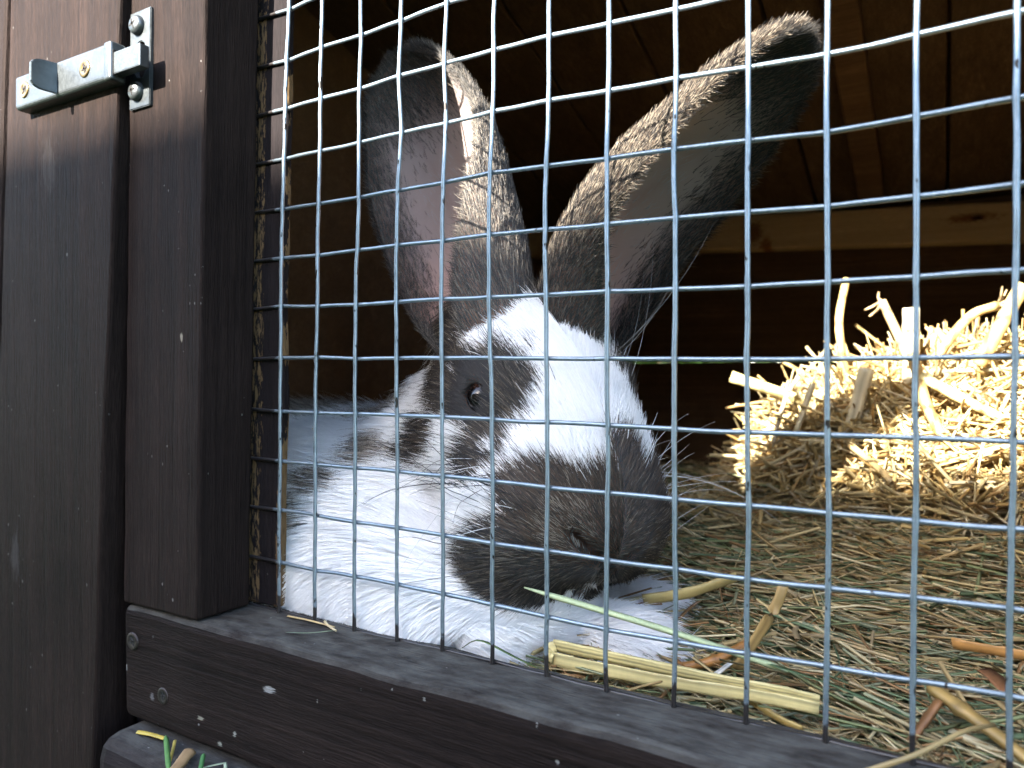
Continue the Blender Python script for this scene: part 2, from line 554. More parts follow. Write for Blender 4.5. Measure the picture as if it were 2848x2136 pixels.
# side wall, partition, header above the door, right-hand post, legs
pm = M_DARK
block('partition_board', pm, hutch, -0.205, -0.192, 0.010, 0.549, -0.121, 0.30, bev=0.001)
block('side_board', pm, hutch, 0.452, 0.466, -0.008, 0.550, -0.137, 0.30, bev=0.001)
block('door_header', M_BOARD, hutch, -0.0480, 0.466, -0.0295, -0.010, 0.3200, 0.3440, bev=0.0015)
block('corner_post', M_BOARD, hutch, 0.4050, 0.4640, -0.0300, -0.0090, -0.138, 0.318, bev=0.0015)
for lx, ly in ((-0.22, 0.0), (0.43, 0.0), (-0.22, 0.50), (0.43, 0.50)):
    block('leg', M_LEDGE, hutch, lx, lx + 0.045, ly + 0.002, ly + 0.047, GZ - 0.001, -0.201, bev=0.002)

# ------------------------------------------------------------------ the wire door
door = root('wire_mesh_door', (0.17, 0.0, -0.138), 'dark brown timber door framing a square galvanised wire mesh in front of the rabbit', 'door')
SL = 0.0145
stile = block('stile', M_STILE, door, -0.0578, -0.0131, -0.0250, -0.0016, -0.0938, 0.2700, bev=0.0011, leanx=SL, cuts=40, wob=0.00035)
block('stile', M_STILE, door, 0.3450, 0.3900, -0.0250, -0.0016, -0.0938, 0.2700, bev=0.0011, cuts=8)
block('batten', M_BATTEN, door, -0.0500, -0.0004, 0.0014, 0.0046, -0.0938, 0.2900, bev=0.0007, leanx=0.014, cuts=70, wob=0.0007)
rail = block('rail', M_RAIL, door, -0.0592, 0.3905, -0.0250, 0.0060, -0.1380, -0.0945, bev=0.0034, segs=3, cuts=60, axis=0, wob=0.0007)
block('rail', M_RAIL, door, -0.0540, 0.3905, -0.0250, -0.0016, 0.2706, 0.3150, bev=0.0020, cuts=10, axis=0)


# ---- screws and fixings
def disc_profile(bm, prof, seg, centre, fwd_axis):
    """revolve (radius, height) pairs about an axis through centre"""
    z = Vector(fwd_axis).normalized()
    x = Vector((1, 0, 0)) if abs(z.x) < 0.9 else Vector((0, 0, 1))
    x = (x - z * x.dot(z)).normalized()
    y = z.cross(x)
    rings = []
    for r, h in prof:
        if r < 1e-6:
            rings.append([bm.verts.new(Vector(centre) + z * h)])
        else:
            rings.append([bm.verts.new(Vector(centre) + z * h + (x * math.cos(a) + y * math.sin(a)) * r) for a in [2 * math.pi * k / seg for k in range(seg)]])
    for r0, r1 in zip(rings[:-1], rings[1:]):
        for k in range(seg):
            k2 = (k + 1) % seg
            if len(r0) == 1 and len(r1) == 1:
                continue
            if len(r0) == 1:
                bm.faces.new((r0[0], r1[k2], r1[k]))
            elif len(r1) == 1:
                bm.faces.new((r0[k], r0[k2], r1[0]))
            else:
                bm.faces.new((r0[k], r0[k2], r1[k2], r1[k]))


def cross_recess(bm, c, axis, size, width, h0, h1, rot=0.0):
    """four tapering arms of a cross recess, as a dark socket whose floor lies just above the head's hollow"""
    z = Vector(axis).normalized()
    x = Vector((1, 0, 0))
    y = z.cross(x).normalized()
    for q in range(4):
        a = rot + q * math.pi / 2
        d = x * math.cos(a) + y * math.sin(a)
        s = z.cross(d)
        pts = [(0.0, -width), (size * .55, -width * .9), (size, -width * .35), (size, width * .35), (size * .55, width * .9), (0.0, width)]
        top = [bm.verts.new(Vector(c) + d * u + s * w + z * h1) for u, w in pts]
        bot = [bm.verts.new(Vector(c) + d * u + s * w + z * h0) for u, w in pts]
        bm.faces.new(top)
        for k in range(6):
            bm.faces.new((top[k], bot[k], bot[(k + 1) % 6], top[(k + 1) % 6]))


def screw(parent, centre, axis, radius, style, material, rot):
    bm = bmesh.new()
    if style == 'pan':
        prof = [(radius * 1.0, -0.0002), (radius * 1.0, radius * 0.20), (radius * 0.94, radius * 0.42), (radius * 0.78, radius * 0.60), (radius * 0.52, radius * 0.70), (0.0, radius * 0.72)]
        h = radius * 0.62
    else:
        prof = [(radius * 1.0, -0.0004), (radius * 1.0, 0.00018), (radius * 0.90, 0.00042), (radius * 0.62, 0.00034), (radius * 0.5, 0.0002), (0.0, 0.0001)]
        h = 0.0001
    disc_profile(bm, prof, 28, centre, axis)
    me = bm_mesh('screw', bm, True)
    o = link('screw', me, material, parent)
    bm = bmesh.new()
    cross_recess(bm, centre, axis, radius * 0.56, radius * 0.13, h - 0.0006, h + (radius * 0.115 if style == 'pan' else 0.00026), rot)
    link('recess', bm_mesh('recess', bm), M_RECESS, o)
    return o


def sub_screw(piece, centre, axis, radius, style, material, rot):
    """screw as a sub-part: its dark cross arms are joined to the same mesh as a second material"""
    o = screw(piece, centre, axis, radius, style, material, rot)
    rec = o.children[0]
    me, rm = o.data, rec.data
    bm = bmesh.new()
    bm.from_mesh(me)
    n0 = len(bm.faces)
    bm.from_mesh(rm)
    bm.faces.ensure_lookup_table()
    for f in bm.faces[n0:]:
        f.material_index = 1
    bm.to_mesh(me)
    bm.free()
    me.materials.append(M_RECESS)
    bpy.data.objects.remove(rec)
    return o


OUT = (0, -1, 0)
sub_screw(rail, (-0.0522, -0.0252, -0.1077), OUT, 0.0034, 'flat', M_BLACKSCREW, 0.5)
sub_screw(rail, (-0.0340, -0.0247, -0.1248), OUT, 0.0031, 'flat', M_BLACKSCREW, 0.2)

# ---- the mesh: welded wires, each bent as the photograph shows
PITCH = 0.019
WARP = [(0,-4,.3,0),(0,-3,.4,.8),(0,-2,.6,.2),(0,-1,.4,.1),(0,0,.5,1.4),(0,1,.5,1.7),(0,2,.8,.7),(0,3,1.2,0),(0,4,1.6,-.2),(0,5,2.2,-.5),(0,6,2.9,-1.7),(0,7,4,-1.9),
        (1,-4,-.1,-.5),(1,-3,0,.8),(1,-2,-.4,.2),(1,-1,-.2,.1),(1,0,-.1,1.2),(1,2,.3,.3),(1,3,.7,-.1),(1,4,1,.1),(1,5,1.4,0),(1,6,1.6,-.6),
        (2,2,.4,.6),(2,3,.8,.1),(2,4,.8,.2),(2,5,.8,0),(2,6,1.4,-.7),(3,1,-1.4,.6),(3,2,-1.3,.8),(3,3,-.8,.3),(3,4,.6,.6),(3,5,-.7,1),(3,6,.1,.2),
        (4,1,-1.6,.7),(4,2,-1.4,.7),(4,3,-1,.6),(4,4,-.3,.5),(4,5,-1,1),(4,6,-.3,1.4),(5,1,-2.4,.6),(5,2,-2.5,1.1),(5,3,-2.1,1.2),(5,4,-1.4,1.3),(5,5,-1.3,1.3),
        (6,-4,-.1,-1.2),(6,-3,-.4,-.4),(6,1,-1.2,.2),(6,2,-1.6,.8),(6,3,-1.4,.6),(6,4,-1,1),(6,5,-.9,1.2),(7,-4,0,-1.4),(7,-3,-.1,-.6),(7,1,-.4,.1),(7,2,-.9,.4),(7,3,-1.1,-.2),(7,4,-.9,.3),(7,5,-.7,.2),
        (8,-4,1.1,-1),(8,-3,1,-.2),(8,1,.2,-.2),(8,2,.1,.1),(8,3,-.5,-.2),(8,4,-.2,-.2),(8,5,-.4,-.5),(9,-4,1.1,-.5),(9,-3,1,-.4),(9,-2,1,-.3),(9,1,.3,-.7),(9,2,.1,-.6),(9,3,-.1,-1.1),(9,4,-.1,-1.3),
        (10,-4,1,.1),(10,-3,1,.4),(10,-2,1.1,-.4),(10,1,.3,-.8),(10,2,.1,-1.2),(10,3,-.3,-2.1),(10,4,-.5,-2),(11,-4,.4,.6),(11,-3,.5,1),(11,-2,.6,-.2),(12,-4,-.1,1.2),(12,-3,-.1,1.3),(12,-2,0,-.1)]
WA = np.array(WARP, float)


def warp(i, j):
    d = (WA[:, 0] - i) ** 2 * 1.6 + (WA[:, 1] - j) ** 2
    k = d.argmin()
    if d[k] < 0.01:
        return WA[k, 2] / 1000, WA[k, 3] / 1000
    w = 1 / (d + 0.05) ** 1.5
    o = (WA[:, 2:] * w[:, None]).sum(0) / w.sum()
    return o[0] / 1000, o[1] / 1000


WR = 0.00068
NI, J0, J1 = 18, -5, 14
cross = {}
for i in range(-1, NI + 1):
    for j in range(J0, J1 + 1):
        dx, dz = warp(i, j)
        if j == J0:
            dz = 0.0004 - 0.0004 * math.sin(i)
        cross[i, j] = (i * PITCH + dx + random.uniform(-.00012, .00012), j * PITCH + dz + random.uniform(-.00012, .00012))
wmesh = bpy.data.objects.new('wire_mesh', None)
COL.objects.link(wmesh)
wmesh.parent = door


def wire(pts, y, wig):
    p = []
    for k in range(len(pts) - 1):
        a, b_ = pts[k], pts[k + 1]
        bow = random.gauss(0, wig)
        for q in range(6):
            u = q / 6.0
            s = math.sin(math.pi * u) * bow
            p.append((a[0] + (b_[0] - a[0]) * u + (s if wig_axis == 0 else 0), y + 0.0001 * math.sin(k * 2.1 + u * 6.28), a[1] + (b_[1] - a[1]) * u + (s if wig_axis == 1 else 0)))
    p.append((pts[-1][0], y, pts[-1][1]))
    p = np.array(p)[None]
    r = np.full(p.shape[:2], WR)
    r *= 1 + rng.normal(0, 0.02, r.shape)
    r[0, ::6] *= 1.10                                       # weld beads at the crossings
    v, f, _ = tubes(p, r, 10)
    link('wire', mesh_np('wire', v, f), M_WIRE, wmesh)


wig_axis = 0
for i in range(0, NI + 1):
    pts = [cross[i, j] for j in range(J0, J1 + 1)]
    pts[0] = (pts[0][0], pts[0][1] - 0.0002)
    wire(pts, -0.00068, 0.00010)
wig_axis = 1
for j in range(J0, J1 + 1):
    pts = [cross[i, j] for i in range(-1, NI + 1)]
    wire(pts, 0.00062, 0.00010)

# ------------------------------------------------------------------ the bolt on the boarded front
bolt = root('door_bolt', (-0.085, -0.0295, 0.104), 'zinc sliding door bolt with a thumb tab screwed to the brown boards', 'bolt')


def bevel_box(x0, x1, y0, y1, z0, z1, bev, segs=3, edges=None):
    bm = bmesh.new()
    bmesh.ops.create_cube(bm, size=1.0)
    for v in bm.verts:
        v.co = Vector((x0 + (v.co.x + .5) * (x1 - x0), y0 + (v.co.y + .5) * (y1 - y0), z0 + (v.co.z + .5) * (z1 - z0)))
    bmesh.ops.bevel(bm, geom=list(bm.edges), offset=bev, segments=segs, profile=0.6, affect='EDGES')
    return bm


# pressed steel housing: a channel, open at the right-hand end where the bar slides out
def housing():
    bm = bmesh.new()
    x0, x1, yb, yf, z0, z1, t, r = -0.1190, -0.0525, -0.0290, -0.0350, 0.1040, 0.1180, 0.0012, 0.0016
    prof = []
    def arc(cy, cz, a0, a1, rad):
        return [(cy - rad * math.cos(a), cz + rad * math.sin(a)) for a in np.linspace(a0, a1, 5)]
    outer = [(yb, z0)] + arc(yf + r, z0 + r, -math.pi / 2, 0, r) + arc(yf + r, z1 - r, 0, math.pi / 2, r) + [(yb, z1)]
    ri = r - t * .6
    inner = [(yb, z1 - t)] + arc(yf + t + ri, z1 - t - ri, math.pi / 2, 0, ri) + arc(yf + t + ri, z0 + t + ri, 0, -math.pi / 2, ri) + [(yb, z0 + t)]
    loop = outer + inner
    secs = []
    for x in np.linspace(x0, x1, 24):
        secs.append([bm.verts.new((x, y, z)) for y, z in loop])
    n = len(loop)
    for a, b2 in zip(secs[:-1], secs[1:]):
        for k in range(n):
            bm.faces.new((a[k], a[(k + 1) % n], b2[(k + 1) % n], b2[k]))
    no = len(outer)
    for s in (secs[0], secs[-1]):
        for k in range(no - 1):
            bm.faces.new((s[k], s[k + 1], s[n - 2 - k], s[n - 1 - k]))
    # closed left end
    L = secs[0]
    bm.faces.new(L[no:])
    for v in bm.verts:
        v.co.z += 0.012 * (v.co.x + 0.085) * -0.4
    bmesh.ops.recalc_face_normals(bm, faces=bm.faces)
    return bm_mesh('housing', bm, False)


hs = link('housing', housing(), M_GALV, bolt)
# raised collar at the bar's end of the housing
bm = bevel_box(-0.0560, -0.0513, -0.0354, -0.0292, 0.1036, 0.1180, 0.0011)
link('end_collar', bm_mesh('end_collar', bm, True), M_GALV, bolt)
link('slot_shade', bm_mesh('slot_shade', bevel_box(-0.05145, -0.05115, -0.0345, -0.0300, 0.1052, 0.1148, 0.0001, 1)), M_RECESS, bolt)  # thin dark plate standing in for the shade inside the bar's opening
bm = bevel_box(-0.0560, -0.0352, -0.0342, -0.0304, 0.1056, 0.1138, 0.0005, 2)
link('bar', bm_mesh('bar', bm, False), M_GALV, bolt)


# thumb tab: a bent plate with a rounded outer edge
def tab():
    bm = bmesh.new()
    zc, hh = 0.1112, 0.0060
    rows = []
    for k in range(11):
        u = k / 10
        y = -0.0346 - 0.0098 * u
        xb = -0.0885 - 0.0006 * math.sin(u * 2.2)
        h = hh * (1 - 0.04 * u) if u < 0.55 else hh * (0.98 * math.sqrt(max(0.0, 1 - ((u - 0.55) / 0.47) ** 2)) * 0.55 + 0.43)
        rows.append([bm.verts.new((xb + s * 0.0007, y, zc + w * h - 0.0004 * u)) for s in (-1, 1) for w in (-1, -.5, 0, .5, 1)])
    for a, b2 in zip(rows[:-1], rows[1:]):
        for o in (0, 5):
            for k in range(4):
                bm.faces.new((a[o + k], a[o + k + 1], b2[o + k + 1], b2[o + k]))
        bm.faces.new((a[0], b2[0], b2[5], a[5]))
        bm.faces.new((a[4], a[9], b2[9], b2[4]))
    t = rows[-1]
    for k in range(4):
        bm.faces.new((t[k], t[k + 1], t[5 + k + 1], t[5 + k]))
    bmesh.ops.recalc_face_normals(bm, faces=bm.faces)
    bmesh.ops.bevel(bm, geom=[e for e in bm.edges if e.is_manifold and e.calc_face_angle(0) > 0.9], offset=0.00025, segments=2, affect='EDGES')
    return bm_mesh('thumb_tab', bm, False)


link('thumb_tab', tab(), M_ZINC_DULL, bolt)
sub_screw(hs, (-0.0685, -0.0351, 0.1109), OUT, 0.0034, 'flat', M_BRASS, 0.3)
sub_screw(hs, (-0.1123, -0.0351, 0.1113), OUT, 0.0034, 'flat', M_BRASS, 0.9)

# ------------------------------------------------------------------ the strike plate on the door stile
strike = root('strike_plate', (-0.0475, -0.0250, 0.0950), 'narrow upright zinc strike plate with two domed screws on the door stile', 'strike plate')


def plate_with_hole():
    bm = bmesh.new()
    x0, x1, z0, z1, y0, y1 = -0.0537, -0.0411, 0.0951, 0.1316, -0.0245, -0.0264
    cx, cz, hw, hh = -0.0470, 0.1131, 0.0027, 0.0068
    n = 24
    rings = []
    for y in (y0, y1):
        inner, outer = [], []
        for k in range(n):
            a = 2 * math.pi * k / n
            c_, s_ = math.cos(a), math.sin(a)
            zz = cz + math.copysign(hh - hw, s_) + hw * s_ if abs(s_) > 0.2 else cz + (hh - hw) * s_ * 5 * 1.0
            inner.append(bm.verts.new((cx + hw * c_, y, zz)))
            tx = ((x1 if c_ > 0 else x0) - cx) / c_ if abs(c_) > 1e-6 else 1e9
            tz = ((z1 if s_ > 0 else z0) - cz) / s_ if abs(s_) > 1e-6 else 1e9
            t = min(tx, tz)
            outer.append(bm.verts.new((cx + t * c_, y, cz + t * s_)))
        # pull the nearest outer points into the exact corners
        for X in (x0, x1):
            for Z in (z0, z1):
                v = min(outer, key=lambda q: (q.co.x - X) ** 2 + (q.co.z - Z) ** 2)
                v.co.x, v.co.z = X, Z
        rings.append((inner, outer))
    (i0, o0), (i1, o1) = rings
    for k in range(n):
        q = (k + 1) % n
        bm.faces.new((i1[k], i1[q], o1[q], o1[k]))
        bm.faces.new((i0[q], i0[k], o0[k], o0[q]))
        bm.faces.new((o0[k], o1[k], o1[q], o0[q]))
        bm.faces.new((i0[k], i0[q], i1[q], i1[k]))
    bmesh.ops.recalc_face_normals(bm, faces=bm.faces)
    ed = [e for e in bm.edges if e.is_manifold and e.calc_face_angle(0) > 1.0]
    bmesh.ops.bevel(bm, geom=ed, offset=0.0003, segments=2, affect='EDGES')
    for v in bm.verts:
        v.co.x += 0.0145 * (v.co.z - 0.113)
    return bm_mesh('plate', bm)


pl = link('plate', plate_with_hole(), M_GALV, strike)
sub_screw(pl, (-0.0483, -0.0264, 0.1260), OUT, 0.0036, 'pan', M_GALV, 0.35)
sub_screw(pl, (-0.0487, -0.0264, 0.1012), OUT, 0.0036, 'pan', M_GALV, 0.15)

# ------------------------------------------------------------------ the rabbit
# head frame: F to the nose, U over the brow, S to the rabbit's own right (the side turned to us)
NOSE = np.array([0.1205, 0.033, -0.0640])
yaw_g = np.array([0.857, -0.515])
PITCHDN = math.radians(43)
F_ = np.array([yaw_g[0] * math.cos(PITCHDN), yaw_g[1] * math.cos(PITCHDN), -math.sin(PITCHDN)])
U_ = np.array([yaw_g[0] * math.sin(PITCHDN), yaw_g[1] * math.sin(PITCHDN), math.cos(PITCHDN)])
S_ = np.cross(F_, U_)
ROLL = math.radians(0)
S_, U_ = S_ * math.cos(ROLL) + U_ * math.sin(ROLL), U_ * math.cos(ROLL) - S_ * math.sin(ROLL)
HF = np.stack([S_, F_, U_])                                 # world -> head rows
HS = 1.10                                                   # head size
HO = NOSE - F_ * 0.060 * HS + U_ * 0.004 * HS               # head origin: middle of the head


def head_l(p):
    return (p - HO) @ HF.T / HS


def head_w(s, f, u):
    return HO + (s * S_ + f * F_ + u * U_) * HS


def unit(v):
    v = np.asarray(v, float)
    return v / np.linalg.norm(v)


def ell(p, c, r, M=None):
    q = p - np.asarray(c)
    if M is not None:
        q = q @ M.T
    r = np.asarray(r)
    k0 = np.linalg.norm(q / r, axis=-1)
    k1 = np.linalg.norm(q / (r * r), axis=-1) + 1e-9
    return k0 * (k0 - 1) / k1


def smin(a, b, k):
    h = np.clip(0.5 + 0.5 * (b - a) / k, 0, 1)
    return b * (1 - h) + a * h - k * h * (1 - h)


def smax(a, b, k):
    return -smin(-a, -b, k)


HEAD = [  # centre (s, f, u), radii
    ((0, -0.024, -0.004), (0.0255, 0.033, 0.029)),
    ((0, 0.006, 0.000), (0.0245, 0.040, 0.0275)),
    ((0, 0.034, -0.005), (0.0250, 0.026, 0.0245)),
    ((0.015, 0.002, -0.018), (0.0180, 0.034, 0.024)),
    ((-0.015, 0.002, -0.018), (0.0180, 0.034, 0.024)),
    ((0.0165, 0.036, -0.0180), (0.0200, 0.022, 0.0200)),
    ((-0.0165, 0.036, -0.0180), (0.0200, 0.022, 0.0200)),
    ((0, 0.050, -0.008), (0.0145, 0.011, 0.014)),
    ((0, 0.036, -0.031), (0.016, 0.019, 0.010)),
    ((0.0180, -0.004, 0.008), (0.010, 0.016, 0.012)),
    ((-0.0180, -0.004, 0.008), (0.010, 0.016, 0.012)),
]
NOSTRIL = {sg: (np.array([sg * 0.0030, 0.0622, -0.0045]), np.array([sg * 0.0130, 0.0560, 0.0015])) for sg in (1, -1)}
LIP = (np.array([0, 0.0620, -0.0075]), np.array([0, 0.0540, -0.0290]))


def seg_dist(h, a, b_):
    t = np.clip(((h - a) @ (b_ - a)) / ((b_ - a) @ (b_ - a)), 0, 1)
    return np.linalg.norm(h - a - t[..., None] * (b_ - a), axis=-1)


EYE = head_w(0.0245, 0.001, 0.0045)
EYE2 = head_w(-0.0245, 0.001, 0.0045)


def rabbit_sdf(p, sockets=True):
    h = head_l(p)
    d = None
    for c, r in HEAD:
        e = ell(h, c, r) * HS
        d = e if d is None else smin(d, e, 0.010)
    # body, lying along the mesh with its hind end to the left
    bdy = ell(p, (-0.085, 0.125, -0.074), (0.125, 0.080, 0.047))
    bdy = smin(bdy, ell(p, (0.005, 0.088, -0.072), (0.070, 0.060, 0.042)), 0.03)      # shoulders
    bdy = smin(bdy, ell(p, (-0.030, 0.048, -0.082), (0.068, 0.038, 0.036)), 0.02)     # near flank and chest ruff
    bdy = smin(bdy, ell(p, (0.048, 0.037, -0.090), (0.050, 0.028, 0.026)), 0.02)      # chest
    bdy = smin(bdy, ell(p, (0.038, 0.082, -0.035), (0.036, 0.034, 0.040)), 0.03)      # neck
    bdy = smin(bdy, ell(p, (-0.150, 0.120, -0.078), (0.075, 0.080, 0.045)), 0.03)     # haunch
    # forelegs stretched to the right under the chin
    leg = ell(p, (0.088, 0.056, -0.102), (0.040, 0.014, 0.012))
    leg = smin(leg, ell(p, (0.116, 0.054, -0.102), (0.016, 0.013, 0.011)), 0.008)
    leg2 = ell(p, (0.080, 0.090, -0.102), (0.040, 0.013, 0.011))
    leg2 = smin(leg2, ell(p, (0.110, 0.092, -0.102), (0.015, 0.012, 0.010)), 0.008)
    bdy = smin(bdy, smin(leg, leg2, 0.004), 0.014)
    # soft crease where the jaw meets the neck
    d = smin(d, bdy, 0.012)
    # eye sockets
    if sockets:
        for e in (EYE, EYE2):
            d = smax(d, 0.0062 - np.linalg.norm(p - e, axis=-1), 0.0012)
    # nostrils and the split of the lip
    for sg in (1, -1):
        a, b_ = NOSTRIL[sg]
        t = np.clip(((h - a) @ (b_ - a)) / ((b_ - a) @ (b_ - a)), 0, 1)
        d = smax(d, 0.0018 - np.linalg.norm(h - a - t[..., None] * (b_ - a), axis=-1), 0.002)
    a, b_ = LIP
    t = np.clip(((h - a) @ (b_ - a)) / ((b_ - a) @ (b_ - a)), 0, 1)
    d = smax(d, 0.0020 - np.linalg.norm(h - a - t[..., None] * (b_ - a), axis=-1), 0.003)
    return smax(d, -0.1165 - p[..., 2], 0.004)


# seat the eyes in the surface of the head
def seat_eye(e, out, depth):
    for _ in range(12):
        e = e - out * rabbit_sdf(e[None], False)[0]
    return e - out * depth


EYE_OUT = (unit(S_ * 0.9 + F_ * 0.25 + U_ * 0.15), unit(-S_ * 0.9 + F_ * 0.25 + U_ * 0.15))
EYE = seat_eye(EYE, EYE_OUT[0], 0.0040)
EYE2 = seat_eye(EYE2, EYE_OUT[1], 0.0040)


def surface_nets(fn, lo, hi, step):
    n = [int(math.ceil((hi[k] - lo[k]) / step)) + 1 for k in range(3)]
    ax = [lo[k] + step * np.arange(n[k]) for k in range(3)]
    f = np.empty(n, np.float32)
    Y, Z = np.meshgrid(ax[1], ax[2], indexing='ij')
    for s in range(0, n[0], 16):
        xs_ = ax[0][s:s + 16]
        P = np.empty((len(xs_), n[1], n[2], 3))
        P[..., 0] = xs_[:, None, None]
        P[..., 1] = Y
        P[..., 2] = Z
        f[s:s + 16] = fn(P)
    ins = f < 0
    c = ins[:-1, :-1, :-1].astype(np.int8)
    tot = np.zeros_like(c)
    for dx in (0, 1):
        for dy in (0, 1):
            for dz in (0, 1):
                tot += ins[dx:n[0] - 1 + dx, dy:n[1] - 1 + dy, dz:n[2] - 1 + dz]
    act = (tot > 0) & (tot < 8)
    idx = np.full(act.shape, -1, np.int64)
    cells = np.argwhere(act)
    idx[act] = np.arange(len(cells))
    acc = np.zeros((len(cells), 3))
    cnt = np.zeros(len(cells))
    corners = [(a, b, c_) for a in (0, 1) for b in (0, 1) for c_ in (0, 1)]
    for A in corners:
        for B in corners:
            if A >= B or sum(abs(A[k] - B[k]) for k in range(3)) != 1:
                continue
            fa = f[cells[:, 0] + A[0], cells[:, 1] + A[1], cells[:, 2] + A[2]]
            fb = f[cells[:, 0] + B[0], cells[:, 1] + B[1], cells[:, 2] + B[2]]
            m_ = (fa < 0) != (fb < 0)
            t = np.where(m_, fa / (fa - fb + 1e-20), 0)
            acc += np.where(m_[:, None], np.array(A) + t[:, None] * (np.array(B) - np.array(A)), 0)
            cnt += m_
    v = np.array(lo) + step * (cells + acc / cnt[:, None])
    quads = []
    for k in range(3):
        a_, b_ = (k + 1) % 3, (k + 2) % 3
        s0 = [slice(None)] * 3
        s1 = [slice(None)] * 3
        s0[k] = slice(0, -1)
        s1[k] = slice(1, None)
        ch = ins[tuple(s0)] != ins[tuple(s1)]
        e = np.argwhere(ch)
        e = e[(e[:, a_] > 0) & (e[:, b_] > 0) & (e[:, a_] < n[a_] - 1) & (e[:, b_] < n[b_] - 1)]
        sgn = ins[tuple(s0)][e[:, 0], e[:, 1], e[:, 2]]
        q = []
        for da, db in ((0, 0), (-1, 0), (-1, -1), (0, -1)):
            g_ = e.copy()
            g_[:, a_] += da
            g_[:, b_] += db
            q.append(idx[g_[:, 0], g_[:, 1], g_[:, 2]])
        q = np.stack(q, 1)
        q[~sgn] = q[~sgn][:, ::-1]
        quads.append(q)
    return v, np.concatenate(quads)


def grad(fn, p, h=0.0008):
    g_ = np.empty_like(p)
    for k in range(3):
        d = np.zeros(3)
        d[k] = h
        g_[:, k] = fn(p + d) - fn(p - d)
    return g_ / (np.linalg.norm(g_, axis=1, keepdims=True) + 1e-12)


BV, BF = surface_nets(rabbit_sdf, (-0.235, -0.004, -0.122), (0.165, 0.222, 0.062), 0.0024)
BN = grad(rabbit_sdf, BV)
BV = BV - BN * rabbit_sdf(BV)[:, None]


# ---- ears: curled sheets with thickness
def ear_frame(ctrl, opening, t):
    P = curve_pts(ctrl, 60)
    u = np.linspace(0, 1, 60)
    C = np.stack([np.interp(t, u, P[:, k]) for k in range(3)], -1)
    T = np.gradient(P, axis=0)
    T = np.stack([np.interp(t, u, T[:, k]) for k in range(3)], -1)
    T /= np.linalg.norm(T, axis=-1, keepdims=True)
    o = np.asarray(opening, float)
    if o.ndim == 2:
        o = o[0] * (1 - t[:, None]) + o[1] * t[:, None]
    else:
        o = np.broadcast_to(o, C.shape)
    e2 = o - (o * T).sum(-1, keepdims=True) * T
    e2 /= np.linalg.norm(e2, axis=-1, keepdims=True)
    e1 = np.cross(T, e2)
    return C, T, e1, e2


EW_T = [0, 0.10, 0.25, 0.42, 0.58, 0.72, 0.84, 0.92, 0.97, 1.0]
EW_A = [0.0150, 0.0185, 0.0240, 0.0275, 0.0285, 0.0268, 0.0225, 0.0175, 0.0118, 0.0020]
EW_P = [2.75, 2.50, 2.05, 1.70, 1.50, 1.34, 1.20, 1.12, 1.05, 1.0]


def ear_surface(ear, t, s, inner=0.0):
    """t along the ear 0..1, s across it -1..1; `inner` moves the point towards the hollow"""
    C, T, e1, e2 = ear_frame(ear['ctrl'], ear['open'], t)
    A = np.interp(t, EW_T, EW_A) * ear.get('w', 1.0)
    Ph = np.interp(t, EW_T, EW_P) * ear.get('curl', 1.0)
    B = A * ear.get('depth', 0.72)
    ph = s * Ph
    wig = 1 + 0.03 * np.sin(9 * t + 3 * s)
    P = C + (A * wig * np.sin(ph))[:, None] * e1 - (B * np.cos(ph))[:, None] * e2
    B6 = np.interp(0.6, EW_T, EW_A) * ear.get('w', 1.0) * ear.get('depth', 0.72)
    P = P - (np.clip(B6 - B, 0, None) * np.clip((t - 0.6) / 0.15, 0, 1) * 0.85)[:, None] * e2      # the tip stays in line with the back of the ear
    nrm = (np.sin(ph) / A)[:, None] * e1 - (np.cos(ph) / B)[:, None] * e2       # away from the hollow
    nrm /= np.linalg.norm(nrm, axis=1, keepdims=True)
    if np.any(inner):
        edge = 1 - np.abs(s) ** 6
        P = P - nrm * (inner * (0.25 + 0.75 * edge))[:, None]
    return P, nrm, T


